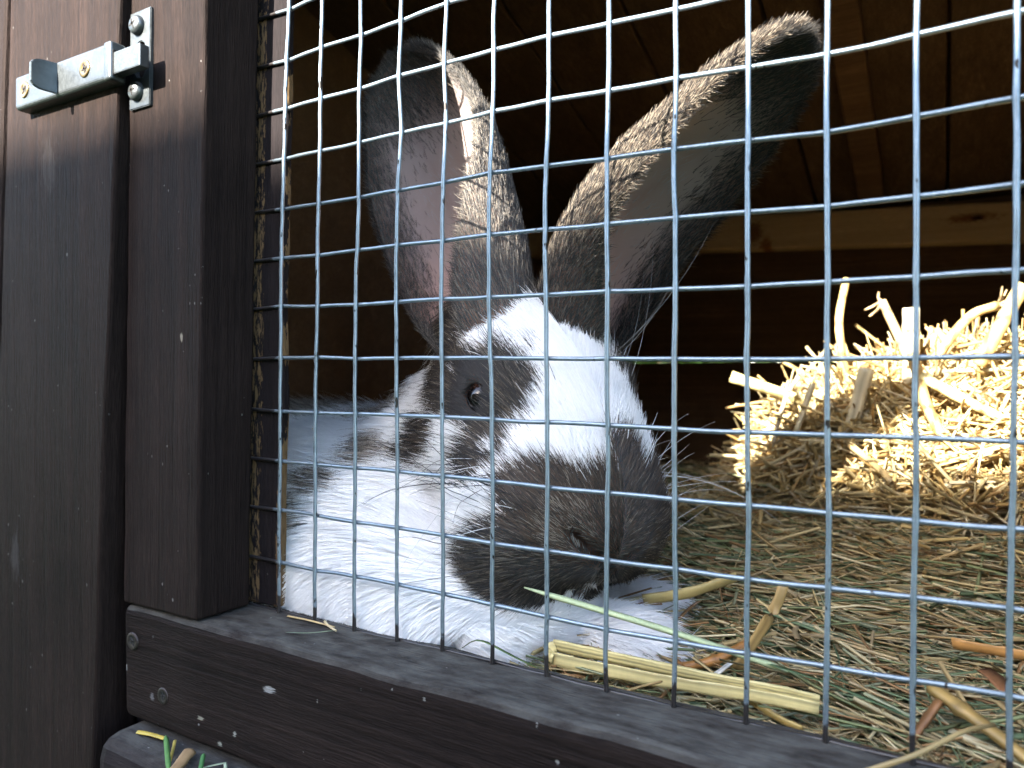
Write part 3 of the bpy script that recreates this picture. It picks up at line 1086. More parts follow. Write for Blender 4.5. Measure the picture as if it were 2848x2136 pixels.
CROWN = head_w(0, -0.045, 0.030)
EARS = [
    dict(ctrl=[(0.0600, 0.0560, 0.0061), (0.0360, 0.0643, 0.0423), (0.0070, 0.0690, 0.0930), (-0.0215, 0.0640, 0.1480)],
         open=[(-0.62, -0.78, 0.0), (-0.04, -1.0, 0.0)], w=1.46, curl=1.0, depth=0.78),
    dict(ctrl=[(0.0830, 0.0760, 0.006), (0.1040, 0.0750, 0.0370), (0.1365, 0.0690, 0.0620), (0.1830, 0.0550, 0.0855)],
         open=[(1.0, 0.0, 0.0), (0.84, -0.25, -0.42)], w=1.34, curl=1.0, depth=0.75),
]
ear_v, ear_f, ear_c, nv = [], [], [], len(BV)
NT, NS = 60, 60
for ear in EARS:
    tt, ss = np.meshgrid(np.linspace(0, 1, NT), np.linspace(-1, 1, NS), indexing='ij')
    tt, ss = tt.ravel(), ss.ravel()
    Po, no_, _ = ear_surface(ear, tt, ss)
    Pi, _, _ = ear_surface(ear, tt, ss, inner=np.full(len(tt), 0.0026))
    base = nv + sum(len(q) for q in ear_v)
    ear_v += [Po, Pi]
    g_ = np.arange(NT * NS).reshape(NT, NS)
    fo = np.stack([g_[:-1, :-1], g_[1:, :-1], g_[1:, 1:], g_[:-1, 1:]], -1).reshape(-1, 4)
    o2 = NT * NS
    ear_f += [fo + base, fo[:, ::-1] + base + o2]
    for loop in (g_[:, 0], g_[::-1, -1], g_[0, ::-1], g_[-1, :]):
        a_ = np.stack([loop[:-1], loop[1:], loop[1:] + o2, loop[:-1] + o2], -1)
        ear_f.append(a_[:, ::-1] + base)
    # skin colours: grey pink hollow, flushed towards the base
    pink = np.clip((0.50 - tt) / 0.35, 0, 1) * np.clip(1 - np.abs(ss) * 0.9, 0, 1)
    rimk = np.clip((np.abs(ss) - 0.62) / 0.3, 0, 1)
    tipk = np.clip((tt - 0.72) / 0.2, 0, 1)
    ci = np.array([0.33, 0.275, 0.26]) * (1 - pink[:, None]) + np.array([0.52, 0.27, 0.23]) * pink[:, None]
    for s0, amp, ph in ((0.05, 0.10, 0.0), (-0.28, 0.14, 1.3), (0.36, 0.12, 2.6)):      # faint veins branching up the hollow
        vein = np.exp(-((ss - s0 * (0.4 + tt) - 0.05 * np.sin(9 * tt + ph)) / 0.035) ** 2) * np.clip(1 - tt, 0, 1)
        ci = ci * (1 - amp * 2.2 * vein[:, None] * np.array([0.6, 1.0, 1.0]))
    kk = np.maximum(rimk, tipk)[:, None] * 0.9
    ci = ci * (1 - kk) + np.array([0.075, 0.062, 0.052]) * kk
    ear_c += [np.tile((0.13, 0.10, 0.085), (NT * NS, 1)), ci]


# ---- coat colour
def inside(poly, x, y):
    poly = np.asarray(poly, float)
    r = np.zeros(len(x), bool)
    j = len(poly) - 1
    for i in range(len(poly)):
        xi, yi, xj, yj = *poly[i], *poly[j]
        k = ((yi > y) != (yj > y)) & (x < (xj - xi) * (y - yi) / (yj - yi + 1e-15) + xi)
        r ^= k
        j = i
    return r


def vnoise(p, freq, seed):
    """cheap smooth noise: a few summed sines"""
    q = np.zeros(len(p))
    rr = np.random.default_rng(seed)
    for k in range(7):
        d = rr.normal(size=3)
        d /= np.linalg.norm(d)
        q += np.sin((p @ d) * freq * (0.6 + 1.1 * rr.random()) + rr.random() * 6.28)
    return q / 7 * 1.6


# patches of dark agouti fur, drawn in the head's own side view (f, u) and front view (s, u)
SIDE_PATCH = []
EYE_PATCH = [(-0.0147, 0.0195), (-0.0051, 0.0225), (0.0025, 0.024), (0.0118, 0.0215), (0.0191, 0.0138), (0.0195, 0.0087), (0.0102, -0.001), (-0.0039, -0.0095),
             (-0.0248, -0.0244), (-0.0451, -0.0276), (-0.0360, -0.0032), (-0.0250, 0.0081), (-0.0093, 0.0161)]
CHEEK_PATCH = [(0.0045, -0.0030), (0.0150, 0.0060), (0.0200, 0.0095), (0.0240, 0.0050), (0.0255, -0.0074), (0.0160, -0.0165), (0.0056, -0.0135)]
JAW_PATCH = [(-0.0290, -0.0330), (-0.0120, -0.0150), (0.0000, -0.0200), (-0.0080, -0.0400), (-0.0190, -0.0450)]
for sd in (1, -1):
    SIDE_PATCH += [(sd, 0.0125, EYE_PATCH), (sd, 0.010, CHEEK_PATCH)]
# muzzle, and the grey crown and nape behind the white brow
SIDE_PATCH.append((1, -1.0, [(0.0265, 0.0009), (0.028, 0.0076), (0.036, 0.0145), (0.0397, 0.0183), (0.0385, 0.0222), (0.042, 0.03), (0.08, 0.03), (0.08, -0.05), (0.056, -0.05),
                             (0.047, -0.036), (0.0416, -0.0330), (0.0326, -0.0315), (0.0365, -0.0122), (0.0386, -0.0029), (0.0299, -0.0017)]))
NAPE = [(1, -1.0, [(-0.029, 0.06), (-0.029, 0.005), (-0.034, -0.012), (-0.045, -0.020), (-0.075, -0.022), (-0.075, 0.06)])]
FRONT_PATCH = []
BLOBS = [(head_w(-0.004, 0.036, 0.021), (0.0075, 0.0075, 0.0085)),
         ((0.004, 0.046, -0.039), (0.013, 0.014, 0.0075)), ((-0.009, 0.029, -0.051), (0.010, 0.012, 0.0055)), ((-0.015, 0.019, -0.065), (0.011, 0.012, 0.009)),
         ((-0.025, 0.095, -0.020), (0.060, 0.045, 0.013)), ((-0.13, 0.13, -0.03), (0.05, 0.05, 0.03))]


def darkness(p, jit, blobs=None):
    """0 white, 1 dark agouti, for points on the body"""
    q = p + jit
    h = head_l(q)
    d = np.zeros(len(p), bool)
    hd = None
    for c_, r_ in HEAD:
        e = ell(head_l(p), c_, r_)
        hd = e if hd is None else np.minimum(hd, e)
    on_head = hd < 0.0035
    for side, lo, poly in SIDE_PATCH:
        d |= inside(poly, h[:, 1], h[:, 2]) & (h[:, 0] * side > lo)
    for lo, poly in FRONT_PATCH:
        d |= inside(poly, h[:, 0], h[:, 2]) & (h[:, 1] > lo)
    d &= on_head
    for side, lo, poly in NAPE:
        d |= inside(poly, h[:, 1], h[:, 2])
    d |= inside(JAW_PATCH, h[:, 1], h[:, 2]) & (np.abs(h[:, 0]) > 0.010)
    for (c, r) in (BLOBS if blobs is None else blobs):
        d |= (((q - np.array(c)) / np.array(r)) ** 2).sum(1) < 1
    return d

rabbit = root('rabbit', (0.0, 0.10, -0.118), 'white and dark grey spotted rabbit with tall upright ears lying behind the wire mesh', 'rabbit')
allv = np.concatenate([BV] + ear_v)
allf = np.concatenate([BF] + ear_f)
body_dark = darkness(BV, np.zeros_like(BV))
skin = np.where(body_dark[:, None], np.array([0.10, 0.09, 0.085]), np.array([0.62, 0.60, 0.58]))
hl = head_l(BV)
sl = np.minimum(np.minimum(seg_dist(hl, *NOSTRIL[1]), seg_dist(hl, *NOSTRIL[-1])), seg_dist(hl, *LIP) + 0.0008)
skin[sl < 0.0030] = (0.012, 0.009, 0.009)
skin[np.minimum(np.linalg.norm(BV - EYE, axis=1), np.linalg.norm(BV - EYE2, axis=1)) < 0.0095] = (0.014, 0.011, 0.011)
me = mesh_np('body', allv, allf)
col_attr(me, np.concatenate([skin] + ear_c))
mt, nt, out = mat('rabbit_skin')
a = N(nt, 'ShaderNodeAttribute', attribute_name='col')
b = N(nt, 'ShaderNodeBsdfPrincipled', i_Roughness=0.7)
b.inputs['Specular IOR Level'].default_value = 0.2
nt.links.new(a.outputs['Color'], b.inputs[0])
tr = N(nt, 'ShaderNodeBsdfTranslucent')
nt.links.new(mixc(nt, 0.75, a.outputs['Color'], (0.95, 0.30, 0.10), 'MIX'), tr.inputs[0])
mx = N(nt, 'ShaderNodeMixShader')
mx.inputs[0].default_value = 0.22
nt.links.new(b.outputs[0], mx.inputs[1])
nt.links.new(tr.outputs[0], mx.inputs[2])
nt.links.new(mx.outputs[0], out.inputs[0])
link('body', me, mt, rabbit)


# ---- eyes
def make_eye(centre, outdir):
    bm = bmesh.new()
    bmesh.ops.create_uvsphere(bm, u_segments=32, v_segments=20, radius=0.0060)
    me_ = bm_mesh('eye', bm, True)
    q = Vector(outdir).to_track_quat('Z', 'Y').to_matrix()
    cs = []
    for v in me_.vertices:
        a_ = v.co.z / 0.0060
        cs.append((0.004, 0.003, 0.003) if a_ > 0.78 else ((0.020, 0.008, 0.005) if a_ > 0.40 else (0.02, 0.014, 0.012)))
        v.co = q @ v.co + Vector(centre)
    col_attr(me_, np.array(cs))
    return me_


M_EYE = attr_mat('eye', rough=0.12, spec=0.5)
for c_, o_ in ((EYE, EYE_OUT[0]), (EYE2, EYE_OUT[1])):
    link('eye', make_eye(c_, o_), M_EYE, rabbit)

# ---- fur: one curve for each hair
def sample(v, f, n, w=None):
    tri = np.concatenate([f[:, [0, 1, 2]], f[:, [0, 2, 3]]])
    a_, b_, c_ = v[tri[:, 0]], v[tri[:, 1]], v[tri[:, 2]]
    ar = np.linalg.norm(np.cross(b_ - a_, c_ - a_), axis=1)
    if w is not None:
        ar = ar * w[tri].mean(1)
    k = rng.choice(len(tri), n, p=ar / ar.sum())
    r1, r2 = np.sqrt(rng.random(n)), rng.random(n)
    return a_[k] * (1 - r1)[:, None] + b_[k] * (r1 * (1 - r2))[:, None] + c_[k] * (r1 * r2)[:, None]


def sstep(x, a_, b_):
    t = np.clip((x - a_) / (b_ - a_), 0, 1)
    return t * t * (3 - 2 * t)


hair_p, hair_r, hair_c0, hair_c1, hair_n = [], [], [], [], []
KP = 5
CAMN = np.array(CAM)


def add_hair(root_p, nrm, flow, length, lift, rad, c0, c1, bend=0.35, jitter=0.11, droop=None):
    n = len(root_p)
    fl = flow - (flow * nrm).sum(1, keepdims=True) * nrm
    fl /= np.linalg.norm(fl, axis=1, keepdims=True) + 1e-9
    fl = fl + rng.normal(0, jitter, (n, 3))
    u = np.linspace(0, 1, KP)[None, :, None]
    L = length[:, None, None]
    lf = lift[:, None, None]
    P = root_p[:, None, :] + L * (fl[:, None, :] * (u * (1 - lf * 0.35)) + nrm[:, None, :] * lf * u * (1 - bend * u))
    if droop is not None:
        P = P + np.array([0, 0, -1.0]) * (L * droop * u * u)
    hair_p.append(P)
    hair_r.append(rad[:, None] * np.array([1.0, 1.0, 0.85, 0.55, 0.12])[None, :])
    hair_c0.append(c0)
    hair_c1.append(c1)
    hair_n.append(nrm)


def agouti(n, cream=0.15, warm=1.0):
    r = rng.random(n)
    c1 = np.empty((n, 3))
    c1[:] = (0.010, 0.0085, 0.008)
    c1[r > 0.50] = np.array((0.055, 0.038, 0.025)) * np.array((warm, 1, 1))
    c1[r > 1 - cream] = (0.22, 0.185, 0.14)
    c1 *= rng.uniform(0.7, 1.3, (n, 1))
    c0 = np.tile((0.040, 0.036, 0.034), (n, 1)) * rng.uniform(0.7, 1.3, (n, 1))
    return c0, c1


NB = 235000
face = ((CAMN - BV) * BN).sum(1) / np.linalg.norm(CAMN - BV, axis=1)
hd = sstep(hl[:, 1] * 1.0, -0.075, -0.035) * (np.linalg.norm(hl, axis=1) < 0.095)
wgt = (0.12 + 0.88 * sstep(face, -0.45, -0.1)) * (0.60 + 1.7 * hd) * (BV[:, 2] > -0.114) * np.where(BV[:, 0] < -0.10, 0.15, np.where(BV[:, 0] < -0.06, 0.45, 1.0))
P0 = sample(BV, BF, NB, wgt)
Nn = grad(rabbit_sdf, P0)
H = head_l(P0)
inhead = sstep(H[:, 1], -0.062, -0.030) * sstep(-np.linalg.norm(H * np.array([1, .8, 1]), axis=1), -0.070, -0.052)
fm = sstep(H[:, 1], 0.030, 0.060)                       # towards the nose
Lh = 0.0105 * (1 - fm) + 0.0042 * fm + 0.004 * sstep(-H[:, 2], 0.0, 0.02) * (1 - fm)
Lb = 0.021 + 0.004 * vnoise(P0, 60, 3)
Lb = np.where(P0[:, 0] > 0.075, 0.012, Lb)
Ln = Lh * inhead + Lb * (1 - inhead)
deye = np.minimum(np.linalg.norm(P0 - EYE, axis=1), np.linalg.norm(P0 - EYE2, axis=1))
Ln *= 0.42 + 0.58 * sstep(deye, 0.006, 0.018)
Ln *= rng.uniform(0.70, 1.2, NB) * np.where(rng.random(NB) < 0.06, 1.45, 1.0)
flow_h = -F_[None, :] + 0.25 * U_[None, :] * sstep(H[:, 2], 0, 0.02)[:, None] - 0.55 * U_[None, :] * sstep(-H[:, 2], -0.004, 0.02)[:, None] + np.sign(H[:, :1]) * S_[None, :] * 0.35
flow_b = np.tile((-0.75, -0.15, -0.75), (NB, 1))
top = sstep(Nn[:, 2], 0.3, 0.8)[:, None]
flow_b = flow_b * (1 - top) + np.array([-1.0, 0.1, -0.15]) * top
legk = (P0[:, 0] > 0.07) & (P0[:, 2] < -0.088)
flow_b[legk] = (1.0, -0.1, -0.2)
fx = vnoise(P0, 45, 5)[:, None] * 0.25
flow = flow_h * inhead[:, None] + flow_b * (1 - inhead)[:, None] + fx * np.array([0.3, 0.4, 0.6])
lift = 0.34 * inhead + 0.42 * (1 - inhead) + 0.10 * vnoise(P0, 120, 6)
lift = np.clip(lift, 0.12, 0.7)
jit = np.stack([vnoise(P0, 260, s) for s in (21, 22, 23)], 1) * 0.0022 + rng.normal(0, 0.0013, (NB, 3))
fdir = flow - (flow * Nn).sum(1, keepdims=True) * Nn
fdir /= np.linalg.norm(fdir, axis=1, keepdims=True) + 1e-9
dk = darkness(P0, jit + fdir * (Ln * 0.6)[:, None])
c0 = np.tile((0.78, 0.775, 0.77), (NB, 1)) * rng.uniform(0.88, 1.08, (NB, 1))
c1 = np.tile((0.90, 0.895, 0.885), (NB, 1)) * rng.uniform(0.88, 1.04, (NB, 1))
a0, a1 = agouti(int(dk.sum()), 0.12)
nos = np.linalg.norm(H - np.array([0.012, 0.050, 0.000]), axis=1) < 0.010
nos |= np.linalg.norm(H - np.array([0.0, 0.058, -0.016]), axis=1) < 0.006
nk = nos[dk] & (rng.random(int(dk.sum())) < 0.45)
a1[nk] = (0.33, 0.29, 0.24)
c0[dk], c1[dk] = a0, a1
soft = dk & ~darkness(P0, jit + fdir * (Ln * 0.6)[:, None], BLOBS[:1])      # faint brownish spots on the flank
sw = soft & (rng.random(NB) < 0.55)
c1[sw] = np.array((0.34, 0.29, 0.24)) * rng.uniform(0.6, 1.4, (int(sw.sum()), 1))
c0[soft] = (0.45, 0.43, 0.41)
topm = dk & (H[:, 1] > 0.028) & (H[:, 2] > -0.006) & (rng.random(NB) < 0.5)
c1[topm] = np.array((0.070, 0.042, 0.024)) * rng.uniform(0.6, 1.4, (int(topm.sum()), 1))
ring = dk & (deye < 0.0125)
c1[ring] = np.array((0.012, 0.010, 0.010)) * rng.uniform(0.7, 1.6, (int(ring.sum()), 1))
keep = deye > 0.0064
for sg in (1, -1):
    keep &= seg_dist(H, *NOSTRIL[sg]) > 0.0021
keep &= seg_dist(H, *LIP) > 0.0011
keep &= ~((np.abs(H[:, 0]) < 0.013) & (H[:, 1] > 0.050) & (rng.random(NB) < 0.15))
rad = np.where(inhead > 0.5, 0.000088, 0.00013) * rng.uniform(0.8, 1.2, NB)
k = keep
add_hair(P0[k], Nn[k], flow[k], Ln[k], lift[k], rad[k], c0[k], c1[k], droop=0.10)

# ears: close short pile outside, fringe at the rims, a few hairs inside
for ei, ear in enumerate(EARS):
    n = 78000
    t = rng.random(n) ** 0.9
    s = rng.uniform(-1, 1, n)
    P, nr, T = ear_surface(ear, t, s)
    jitter = rng.normal(0, 0.0003, (n, 3))
    c0_, c1_ = agouti(n, 0.27, 1.05)
    c0_ *= 1.2
    ln = (0.0042 + 0.004 * (1 - sstep(t, 0.0, 0.25))) * rng.uniform(0.7, 1.2, n)
    rimk = sstep(np.abs(s), 0.8, 1.0)[:, None]
    add_hair(P + jitter, nr, T + 0.25 * nr, ln, np.full(n, 0.30), np.full(n, 0.000085), c0_, c1_, jitter=0.16)
    # fringe that lies over the rim
    n = 9000
    t = rng.random(n)
    s = np.sign(rng.uniform(-1, 1, n)) * rng.uniform(0.90, 1.0, n)
    P, nr, T = ear_surface(ear, t, s, inner=rng.uniform(0, 0.0016, n))
    P2, _, _ = ear_surface(ear, t, np.sign(s) * 0.8)
    outv = P - P2
    outv /= np.linalg.norm(outv, axis=1, keepdims=True) + 1e-9
    c0_, c1_ = agouti(n, 0.30, 1.05)
    add_hair(P, nr, T * 0.9 + outv * 0.8, 0.0042 * rng.uniform(0.6, 1.3, n), np.full(n, 0.12), np.full(n, 0.00008), c0_, c1_, jitter=0.2)
    # inside: denser near the rims and the tip
    n = 30000
    t = rng.random(n)
    s = rng.uniform(-1, 1, n)
    pk = np.maximum(sstep(np.abs(s), 0.52, 0.92), sstep(t, 0.68, 0.92))
    pk = np.maximum(pk, 0.05)
    k = rng.random(n) < pk
    t, s = t[k], s[k]
    n = len(t)
    P, nr, T = ear_surface(ear, t, s, inner=np.full(n, 0.0027))
    c0_, c1_ = agouti(n, 0.16)
    soft = (np.abs(s) < 0.5) & (t < 0.66)
    c1_[soft] = (0.42, 0.37, 0.34)
    c0_[soft] = (0.40, 0.34, 0.31)
    add_hair(P, -nr, T, 0.0055 * rng.uniform(0.6, 1.2, n), np.full(n, 0.22), np.full(n, 0.00008), c0_, c1_, jitter=0.2)

# whiskers and brow hairs
wh_p, wh_r, wh_c = [], [], []
for side in (1, -1):
    for k in range(46):
        f0 = rng.uniform(0.022, 0.048)
        u0 = rng.uniform(-0.022, 0.002)
        h0 = np.array([side * 0.024, f0, u0])
        p0 = head_w(*h0)
        for _ in range(6):
            g0 = grad(rabbit_sdf, p0[None])[0]
            p0 = p0 - g0 * rabbit_sdf(p0[None])[0]
        L = rng.uniform(0.018, 0.060)
        d = unit(side * S_ * rng.uniform(0.6, 1.1) - F_ * rng.uniform(0.2, 0.9) + U_ * rng.uniform(-0.55, 0.35) + F_ * (0.5 if rng.random() < 0.3 else 0))
        side_v = unit(np.cross(d, rng.normal(size=3)))
        u = np.linspace(0, 1, 12)[:, None]
        pts = p0 + d * L * u + side_v * L * 0.18 * u * u + np.array([0, 0, -0.22]) * L * u * u
        if pts[:, 1].min() < 0.004:
            pts[:, 1] = np.maximum(pts[:, 1], 0.004 + 0.0008 * u[:, 0])
        wh_p.append(pts)
        wh_r.append(np.linspace(0.00014, 0.00004, 12) * rng.uniform(0.7, 1.1))
        wh_c.append((0.55, 0.55, 0.55) if rng.random() < (0.2 if side > 0 else 0.75) else (0.012, 0.010, 0.010))
    for k in range(5):
        p0 = head_w(side * 0.024, rng.uniform(-0.01, 0.012), 0.020)
        d = unit(side * S_ * 0.6 + U_ * rng.uniform(0.3, 1) - F_ * rng.uniform(-0.5, 1.0))
        L = rng.uniform(0.025, 0.06)
        u = np.linspace(0, 1, 12)[:, None]
        pts = p0 + d * L * u - F_ * L * 0.3 * u * u
        pts[:, 1] = np.maximum(pts[:, 1], 0.004)
        wh_p.append(pts)
        wh_r.append(np.linspace(0.00010, 0.00003, 12))
        wh_c.append((0.02, 0.018, 0.018) if side > 0 else (0.3, 0.3, 0.3))


def hair_object(name, P, R_, attrs, material, parent):
    n, k, _ = P.shape
    hc = bpy.data.hair_curves.new(name)
    hc.add_curves([k] * n)
    hc.attributes['position'].data.foreach_set('vector', P.astype(np.float32).ravel())
    ra = hc.attributes.get('radius') or hc.attributes.new('radius', 'FLOAT', 'POINT')
    ra.data.foreach_set('value', R_.astype(np.float32).ravel())
    for an, (kind, arr) in attrs.items():
        at = hc.attributes.new(an, kind, 'CURVE')
        if kind == 'FLOAT_COLOR':
            c4 = np.ones((n, 4), np.float32)
            c4[:, :3] = arr
            at.data.foreach_set('color', c4.ravel())
        else:
            at.data.foreach_set('vector', arr.astype(np.float32).ravel())
    hc.materials.append(material)
    o = bpy.data.objects.new(name, hc)
    COL.objects.link(o)
    o.parent = parent
    o.location = -parent.location
    return o


mt, nt, out = mat('fur')
ca = N(nt, 'ShaderNodeAttribute', attribute_name='col_root')
cb = N(nt, 'ShaderNodeAttribute', attribute_name='col_tip')
hi = N(nt, 'ShaderNodeHairInfo')
c = mixc(nt, math_node(nt, 'MULTIPLY', hi.outputs['Intercept'], 1.6, True), ca.outputs['Color'], cb.outputs['Color'])
na = N(nt, 'ShaderNodeAttribute', attribute_name='surf_normal')
geo = N(nt, 'ShaderNodeNewGeometry')
vm = N(nt, 'ShaderNodeMix', data_type='VECTOR')
vm.inputs[0].default_value = 0.42
nt.links.new(na.outputs['Vector'], vm.inputs[4])
nt.links.new(geo.outputs['Normal'], vm.inputs[5])
nz = N(nt, 'ShaderNodeVectorMath', operation='NORMALIZE')
nt.links.new(vm.outputs[1], nz.inputs[0])
df = N(nt, 'ShaderNodeBsdfDiffuse')
nt.links.new(c, df.inputs['Color'])
nt.links.new(nz.outputs[0], df.inputs['Normal'])
trn = N(nt, 'ShaderNodeBsdfTranslucent')
nt.links.new(c, trn.inputs['Color'])
nt.links.new(nz.outputs[0], trn.inputs['Normal'])
hb = N(nt, 'ShaderNodeBsdfHair', component='Reflection')
hb.inputs['RoughnessU'].default_value = 0.35
hb.inputs['RoughnessV'].default_value = 0.6
hb.inputs['Color'].default_value = (0.8, 0.8, 0.8, 1)
m1 = N(nt, 'ShaderNodeMixShader')
m1.inputs[0].default_value = 0.20
nt.links.new(df.outputs[0], m1.inputs[1])
nt.links.new(trn.outputs[0], m1.inputs[2])
m2 = N(nt, 'ShaderNodeMixShader')
m2.inputs[0].default_value = 0.05
nt.links.new(m1.outputs[0], m2.inputs[1])
nt.links.new(hb.outputs[0], m2.inputs[2])
nt.links.new(m2.outputs[0], out.inputs[0])
HP = np.concatenate(hair_p)
HP[..., 1] = np.maximum(HP[..., 1], 0.0022 + 0.001 * rng.random(HP.shape[:2]))   # fur is held back by the wire
hair_object('fur', HP, np.concatenate(hair_r),
            {'col_root': ('FLOAT_COLOR', np.concatenate(hair_c0)), 'col_tip': ('FLOAT_COLOR', np.concatenate(hair_c1)),
             'surf_normal': ('FLOAT_VECTOR', np.concatenate(hair_n))}, mt, rabbit)
mt, nt, out = mat('whisker')
a = N(nt, 'ShaderNodeAttribute', attribute_name='col')
b = N(nt, 'ShaderNodeBsdfPrincipled', i_Roughness=0.4)
nt.links.new(a.outputs['Color'], b.inputs[0])
nt.links.new(b.outputs[0], out.inputs[0])
wk = hair_object('whiskers', np.array(wh_p), np.array(wh_r), {'col': ('FLOAT_COLOR', np.array(wh_c))}, mt, rabbit)
wk['kind'] = 'stuff'

# ------------------------------------------------------------------ hay bedding
def hay_height(x, y):
    """top of the bedding: low behind the sill, rising a little to the back"""
    return -0.1035 + 0.012 * sstep(y, 0.02, 0.18) + 0.021 * sstep(y, 0.13, 0.28) * sstep(x, 0.02, 0.16) + 0.0035 * np.sin(23 * x + 2) * np.cos(31 * y) + 0.003 * np.sin(61 * x + 40 * y)


def mound(x, y):
    """heap of straw towards the back right"""
    d = ((x - 0.250) / 0.168) ** 2 + ((y - 0.335) / 0.125) ** 2
    return 0.086 * np.clip(1 - d, 0, 1) ** 0.72


HAY_COLS = np.array([(0.30, 0.235, 0.115), (0.36, 0.30, 0.17), (0.23, 0.165, 0.075), (0.13, 0.150, 0.070), (0.085, 0.115, 0.060), (0.165, 0.175, 0.105), (0.20, 0.115, 0.050), (0.40, 0.35, 0.22), (0.26, 0.20, 0.11)])
HAY_P = np.array([0.17, 0.13, 0.15, 0.13, 0.09, 0.10, 0.07, 0.06, 0.10])
STRAW_COLS = np.array([(0.62, 0.49, 0.24), (0.55, 0.41, 0.18), (0.68, 0.57, 0.32), (0.48, 0.32, 0.12), (0.40, 0.25, 0.10), (0.62, 0.54, 0.36)])


def strands(name, n, x0, x1, y0, y1, zfn, lmin, lmax, r0, r1, cols, probs, tilt, sides, flat, lift0, lift1, seg=5, bendy=0.25, skip=None, yawmix=None):
    x = rng.uniform(x0, x1, n)
    y = rng.uniform(y0, y1, n)
    if skip is not None:
        k = ~skip(x, y)
        x, y = x[k], y[k]
        n = len(x)
    z = zfn(x, y) + rng.uniform(lift0, lift1, n)
    yaw = rng.uniform(0, 2 * math.pi, n)
    if yawmix is not None:
        k = rng.random(n) < yawmix[0]
        yaw[k] = rng.normal(yawmix[1], 0.35, int(k.sum()))
    pit = rng.normal(0, tilt, n)
    d = np.stack([np.cos(yaw) * np.cos(pit), np.sin(yaw) * np.cos(pit), np.sin(pit)], 1)
    L = rng.uniform(lmin, lmax, n) ** 1.0
    side = np.cross(d, rng.normal(size=(n, 3)))
    side /= np.linalg.norm(side, axis=1, keepdims=True)
    side[:, 2] *= 0.5
    u = np.linspace(-0.5, 0.5, seg)
    b_ = rng.normal(0, bendy, n)
    P = np.stack([x, y, z], 1)[:, None, :] + d[:, None, :] * (L[:, None] * u)[..., None] + side[:, None, :] * ((b_ * L)[:, None] * (u * u - 0.08))[..., None]
    if name == 'hay_bedding':
        P[..., 2] = np.maximum(P[..., 2], -0.1215)
    P[..., 1] = np.clip(P[..., 1], 0.0075, 0.545)
    R_ = rng.uniform(r0, r1, n)[:, None] * np.linspace(1.0, 0.75, seg)[None]
    v, f, per = tubes(P, R_, sides, flat=rng.uniform(*flat, n), roll=rng.uniform(0, 3.14, n))
    c_ = cols[rng.choice(len(cols), n, p=probs)] * rng.uniform(0.7, 1.25, (n, 1)) * (1.65 if name == 'hay_bedding' else 0.95)
    return v, f, np.repeat(c_, per, 0)


M_HAY = attr_mat('hay', rough=0.65, trans=0.15, spec=0.25, vary=0.5)
M_STRAW = attr_mat('straw', rough=0.42, trans=0.20, spec=0.45, vary=0.35)


def under_rabbit(x, y):
    return (((x + 0.07) / 0.165) ** 2 + ((y - 0.11) / 0.085) ** 2 < 1)


hz = lambda x, y: hay_height(x, y)
vs_, fs_, cs_, off = [], [], [], 0
for args in (
    dict(n=27000, x0=0.02, x1=0.44, y0=0.010, y1=0.30, lmin=0.012, lmax=0.065, r0=0.00018, r1=0.00062, tilt=0.13, lift0=-0.007, lift1=0.002),
    dict(n=9000, x0=-0.15, x1=0.44, y0=0.26, y1=0.54, lmin=0.015, lmax=0.060, r0=0.0004, r1=0.0011, tilt=0.14, lift0=-0.007, lift1=0.003),
    dict(n=1500, x0=0.08, x1=0.40, y0=0.014, y1=0.20, lmin=0.020, lmax=0.060, r0=0.0005, r1=0.0012, tilt=0.16, lift0=-0.002, lift1=0.004),
    dict(n=1300, x0=-0.05, x1=0.10, y0=0.008, y1=0.05, lmin=0.012, lmax=0.035, r0=0.0003, r1=0.0008, tilt=0.1, lift0=-0.008, lift1=0.000),
):
    v, f, c_ = strands('hay_bedding', zfn=hz, cols=HAY_COLS, probs=HAY_P, sides=3, flat=(0.25, 0.9), yawmix=(0.45, -0.35), skip=under_rabbit, **args)
    vs_.append(v)
    fs_.append(f + off)
    cs_.append(c_)
    off += len(v)
me = mesh_np('hay_bedding', np.concatenate(vs_), np.concatenate(fs_))
col_attr(me, np.concatenate(cs_))
tag(link('hay_bedding', me, M_HAY), 'loose greenish brown hay covering the hutch floor', 'hay', kind='stuff')

# the heap: a dense tangle of broken straw
hp = lambda x, y: hay_height(x, y) + mound(x, y)
vs_, fs_, cs_, off = [], [], [], 0
nomound = lambda x, y: mound(x, y) < 0.004
SP = np.array([0.22, 0.20, 0.20, 0.16, 0.10, 0.12])
for args in (
    dict(n=8000, lmin=0.010, lmax=0.042, r0=0.0004, r1=0.0012, tilt=0.55, lift0=-0.012, lift1=0.002, bendy=0.04),
    dict(n=3400, lmin=0.006, lmax=0.022, r0=0.0004, r1=0.0013, tilt=0.9, lift0=-0.006, lift1=0.004, bendy=0.04),
    dict(n=2600, lmin=0.010, lmax=0.035, r0=0.00025, r1=0.0007, tilt=0.8, lift0=-0.004, lift1=0.010, bendy=0.10),
    dict(n=420, lmin=0.035, lmax=0.075, r0=0.0006, r1=0.0014, tilt=0.45, lift0=-0.004, lift1=0.010, bendy=0.06),
    dict(n=1700, lmin=0.015, lmax=0.050, r0=0.0004, r1=0.0010, tilt=0.6, lift0=-0.004, lift1=0.006, bendy=0.06),
):
    v, f, c_ = strands('straw_heap', x0=0.075, x1=0.43, y0=0.205, y1=0.47, zfn=hp, cols=STRAW_COLS, probs=SP, sides=6, flat=(0.45, 1.0), skip=nomound, **args)
    vs_.append(v)
    fs_.append(f + off)
    cs_.append(c_)
    off += len(v)
foot = lambda x, y: (mound(x, y) > 0.05) | (((x - 0.245) / 0.20) ** 2 + ((y - 0.335) / 0.175) ** 2 > 1)
